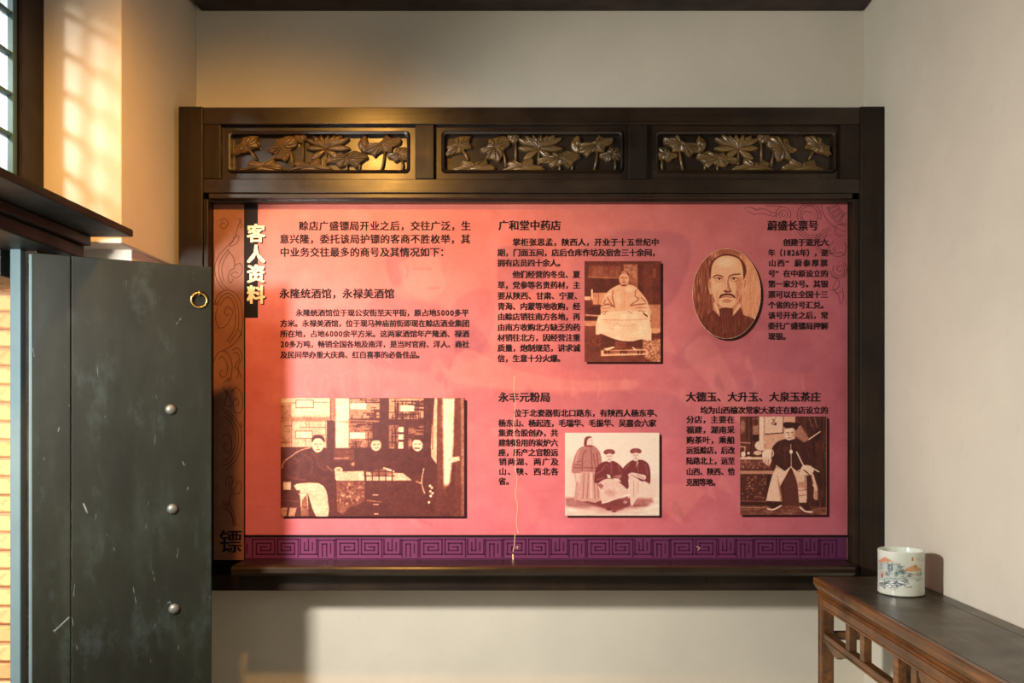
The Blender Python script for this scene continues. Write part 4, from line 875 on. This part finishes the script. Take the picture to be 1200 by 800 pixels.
# moulded waist below the slab, running along the long side
prof = [(TX0+0.004, TZ-0.0265), (TX0+0.006, TZ-0.034), (TX0+0.016, TZ-0.044), (TX0+0.017, TZ-0.050), (TX0+0.008, TZ-0.053), (TX0+0.006, TZ-0.057), (TX0+0.010, TZ-0.061), (TX0+0.05, TZ-0.061), (TX0+0.05, TZ-0.0265)]
n = len(prof); V = [(x, y, z) for y in (TY1, TY0-0.006) for x, z in prof]
tl(mesh('waist_moulding', V, [tuple(range(n)), tuple(range(2*n-1, n-1, -1))]+[(i, n+i, n+(i+1) % n, (i+1) % n) for i in range(n)], M_table))
LX0 = 0.994
tbx('upper_rail', LX0, LX0+0.030, TY1, -0.245, 0.765, TZ-0.062)
tbx('rail_bead', LX0-0.003, LX0, TY1, -0.245, 0.768, 0.774, M_table, 0.001)
tbx('lower_rail', LX0+0.002, LX0+0.030, TY1, -0.245, 0.648, 0.678)
tbx('rail_bead', LX0-0.001, LX0+0.002, TY1, -0.245, 0.651, 0.657, M_table, 0.001)
tbx('upper_rail', TX1-0.036, TX1-0.006, TY1, -0.245, 0.765, TZ-0.025)
tbx('lower_rail', TX1-0.034, TX1-0.008, TY1, -0.245, 0.648, 0.678)
for yy in (-0.200, -1.72):
    for lx in (LX0, TX1-0.048):
        bm = bmesh.new(); add_box(bm, lx, lx+0.042, yy-0.046, yy, 0.0, TZ-0.062 if lx < 1.1 else TZ-0.025, 0.004)
        if lx < 1.1:
            add_box(bm, lx-0.0025, lx+0.004, yy-0.044, yy-0.038, 0.0, TZ-0.063, 0.001); add_box(bm, lx-0.0025, lx+0.004, yy-0.008, yy-0.002, 0.0, TZ-0.063, 0.001)
        tl(fin('leg', bm, M_table))
    tbx('end_rail', LX0+0.043, TX1-0.049, yy-0.036, yy-0.010, 0.765, TZ-0.026)
    tbx('end_rail', LX0+0.043, TX1-0.049, yy-0.034, yy-0.012, 0.648, 0.678)
for yy in (-0.463, -0.588, -0.838, -0.953, -1.21, -1.33):
    tbx('post', LX0+0.003, LX0+0.028, yy-0.036, yy, 0.6785, 0.7645, M_table, 0.002)
    tbx('post', TX1-0.033, TX1-0.009, yy-0.036, yy, 0.6785, 0.7645, M_table, 0.002)
def bracket(pts, x0, x1):
    P = catmull(pts, 4, True); n = len(P); V = [(x, p[0], p[1]) for x in (x0, x1) for p in P]
    return tl(mesh('carved_bracket', V, [tuple(range(n)), tuple(range(2*n-1, n-1, -1))]+[(i, n+i, n+(i+1) % n, (i+1) % n) for i in range(n)], M_table))
bracket([(-0.247, 0.6475), (-0.247, 0.640), (-0.29, 0.634), (-0.34, 0.622), (-0.375, 0.618), (-0.395, 0.630), (-0.42, 0.634), (-0.45, 0.6475)], LX0+0.006, LX0+0.024)
for y0 in (-1.0, -1.375):
    s = -1
    bracket([(y0, 0.764), (y0-0.012, 0.735), (y0-0.035, 0.728), (y0-0.05, 0.742), (y0-0.075, 0.738), (y0-0.10, 0.752), (y0-0.15, 0.764)], LX0+0.006, LX0+0.024)

# ------------------------------------------------------------------ porcelain brush pot
PXp, PYp, PR, PH = 1.183, -0.463, 0.0735, 0.146
pot = thing(empty('brush_pot', (PXp, PYp, TZ+0.0008)), 'white porcelain brush pot with painted landscape standing on the side table', 'pot')
va = math.atan2(CAMY-PYp, 0-PXp)
NA, NH = 300, 90
th = np.linspace(-PI, PI, NA+1); hh = np.linspace(0, 1, NH)
cvp = Canvas(0, 0, 1, 1, 0.5, (0.80, 0.81, 0.75), 3)
cvp.xs = np.linspace(-PI, PI, NA+1); cvp.ys = np.linspace(0, 1, NH)      # painted in (angle, height from the rim)
U = lambda x: math.asin(max(-0.999, min(0.999, (x-370)/265))); 
def Vv(x, y): 
    r = U(x); c0 = math.cos(r); b0 = 650+65*c0+ (x-370)*0.1; t0 = 150+60*c0+(x-370)*0.11; return (y-t0)/(b0-t0)
# canvas in flattened units: x = angle*74, y = height*146 (millimetres)
W = Canvas(-PI*73.5, 0, PI*73.5, 146, 1.3, (0.80, 0.81, 0.75), 3)
Q = lambda L: [(U(x)*73.5, Vv(x, y)*146) for x, y in L]
W.noise(40, 0.012)
ter = (0.76, 0.46, 0.32); gr = (0.36, 0.42, 0.42); dk_ = (0.22, 0.27, 0.30); och = (0.76, 0.54, 0.32); wh = (0.95, 0.96, 0.94)
for rep in (0, 231, -231):
    R = lambda L: [(x+rep, y) for x, y in Q(L)]
    W.poly(ter, R([(118, 272), (150, 258), (190, 238), (225, 262), (262, 285), (290, 300), (240, 305), (180, 302), (120, 298)]), 0.8, 5)
    W.poly((0.84, 0.66, 0.55), R([(270, 300), (320, 310), (330, 345), (280, 330)]), 0.5, 6); W.poly(ter, R([(130, 400), (180, 400), (215, 425), (200, 470), (150, 460)]), 0.45, 6)
    W.poly(och, R([(395, 412), (430, 385), (480, 365), (520, 345), (560, 375), (595, 400), (600, 415), (540, 425), (460, 432)]), 0.85, 3)
    W.poly((0.70, 0.42, 0.22), R([(512, 388), (522, 345), (538, 345), (542, 385)]), 0.8, 2); W.poly(och, R([(385, 460), (410, 455), (408, 495), (390, 500)]), 0.6, 3); W.poly(och, R([(490, 465), (540, 440), (560, 470), (520, 480)]), 0.6, 3)
    random.seed(5)
    W.poly((0.60, 0.65, 0.63), R([(120, 300), (200, 290), (330, 320), (400, 400), (390, 520), (250, 540), (120, 500)]), 0.45, 8); W.poly((0.62, 0.66, 0.62), R([(400, 440), (600, 430), (610, 530), (400, 520)]), 0.35, 6)
    for (tx, ty, h) in ((150, 310, 90), (240, 320, 110), (265, 330, 80), (345, 340, 120), (370, 360, 110), (390, 410, 60), (460, 450, 50), (575, 430, 50), (310, 430, 60), (225, 420, 60)):
        W.line(dk_, R([(tx, ty), (tx+4, ty+h)]), 0.9, 0.9)
        for _ in range(26):
            x = tx+random.gauss(0, 17); y = ty+random.uniform(-8, h*0.8); W.ell(random.choice((gr, dk_, (0.42, 0.5, 0.48))), U(x)*73.5+rep, Vv(x, y)*146, random.uniform(1.2, 3.2), random.uniform(1.0, 2.2), 0.7, 1.6)
    for _ in range(120):
        x = random.uniform(118, 420); y = random.gauss(550, 32); W.line(dk_, R([(x, y), (x+random.uniform(8, 26), y+random.uniform(-8, 8)), (x+random.uniform(25, 45), y+random.uniform(-4, 12))]), random.uniform(0.6, 1.3), 0.85, 3)
    for _ in range(16):
        x = random.uniform(130, 390); y = random.gauss(565, 24); W.ell(wh, U(x)*73.5+rep, Vv(x, y)*146, random.uniform(2, 5), random.uniform(1, 2.2), 0.95, 1.2)
    for _ in range(12):
        x = random.choice((170, 190, 250, 290, 350, 375))+random.gauss(0, 10); W.ell((0.12, 0.2, 0.34), U(x)*73.5+rep, Vv(x, random.gauss(582, 12))*146, 2.6, 1.2, 0.9, 1.2)
    W.line(dk_, R([(400, 515), (470, 512), (560, 508), (615, 514)]), 0.9, 0.8, 3); W.ell(gr, U(550)*73.5+rep, Vv(550, 530)*146, 6, 2.4, 0.8, 2)
    W.poly((0.5, 0.34, 0.2), R([(405, 602), (440, 610), (498, 600), (480, 614), (430, 616)]), 0.9, 1.6)
    W.rect((0.60, 0.16, 0.10), *(R([(150, 430)])[0]), *(R([(168, 488)])[0]), 0.85)
    W.rect((0.74, 0.36, 0.14), *(R([(483, 260)])[0]), *(R([(503, 302)])[0]), 0.95)
    for k_, x in enumerate((518, 530, 546, 558, 574, 590, 604)):
        for y in (268, 280, 292): 
            if (k_*3+y) % 4: W.line((0.25, 0.22, 0.2), R([(x, y), (x+8, y+(k_ % 3)*3-3)]), 0.8, 0.8)
# surface of revolution: outer wall painted, rounded rim, inner wall, foot
prof = [(PR*0.90, 0.0), (PR*0.965, 0.0012), (PR*0.985, 0.004)]
outer = [(PR*(1.0+0.012*math.sin(h*PI)*-1), 0.004+h*(PH-0.007)) for h in hh]
rim = [(PR*0.995, PH-0.001), (PR*0.975, PH), (PR*0.945, PH-0.0008), (PR*0.925, PH-0.004)]
inner = [(PR*0.915, PH*0.75), (PR*0.91, PH*0.4), (PR*0.90, 0.014), (PR*0.85, 0.009), (0.0005, 0.008)]
full = prof+outer+rim+inner
V = []; COL = []
white = np.array([0.83, 0.85, 0.79])
for k_, (r, z) in enumerate(full):
    for j in range(NA):
        a = th[j]; V.append((r*math.cos(va+a), r*math.sin(va+a), z))
        if 3 <= k_ < 3+NH:
            hgt = 1-(k_-3)/(NH-1); jx = int(round((a+PI)/(2*PI)*(W.nx-1))); jy = int(round(hgt*(W.ny-1))); COL.append(W.a[jy, jx])
        else: COL.append(white)
Fc = []
for k_ in range(len(full)-1):
    for j in range(NA): l = (j+1) % NA; Fc.append((k_*NA+j, k_*NA+l, (k_+1)*NA+l, (k_+1)*NA+j))
Fc.append(tuple(range(NA-1, -1, -1)))
o = mesh('pot_body', V, Fc, M_porc, pot, True)
at = o.data.color_attributes.new('Col', 'FLOAT_COLOR', 'POINT'); rgba = np.ones((len(V), 4)); rgba[:, :3] = lin(np.clip(np.array(COL), 0, 1)); at.data.foreach_set('color', rgba.ravel())
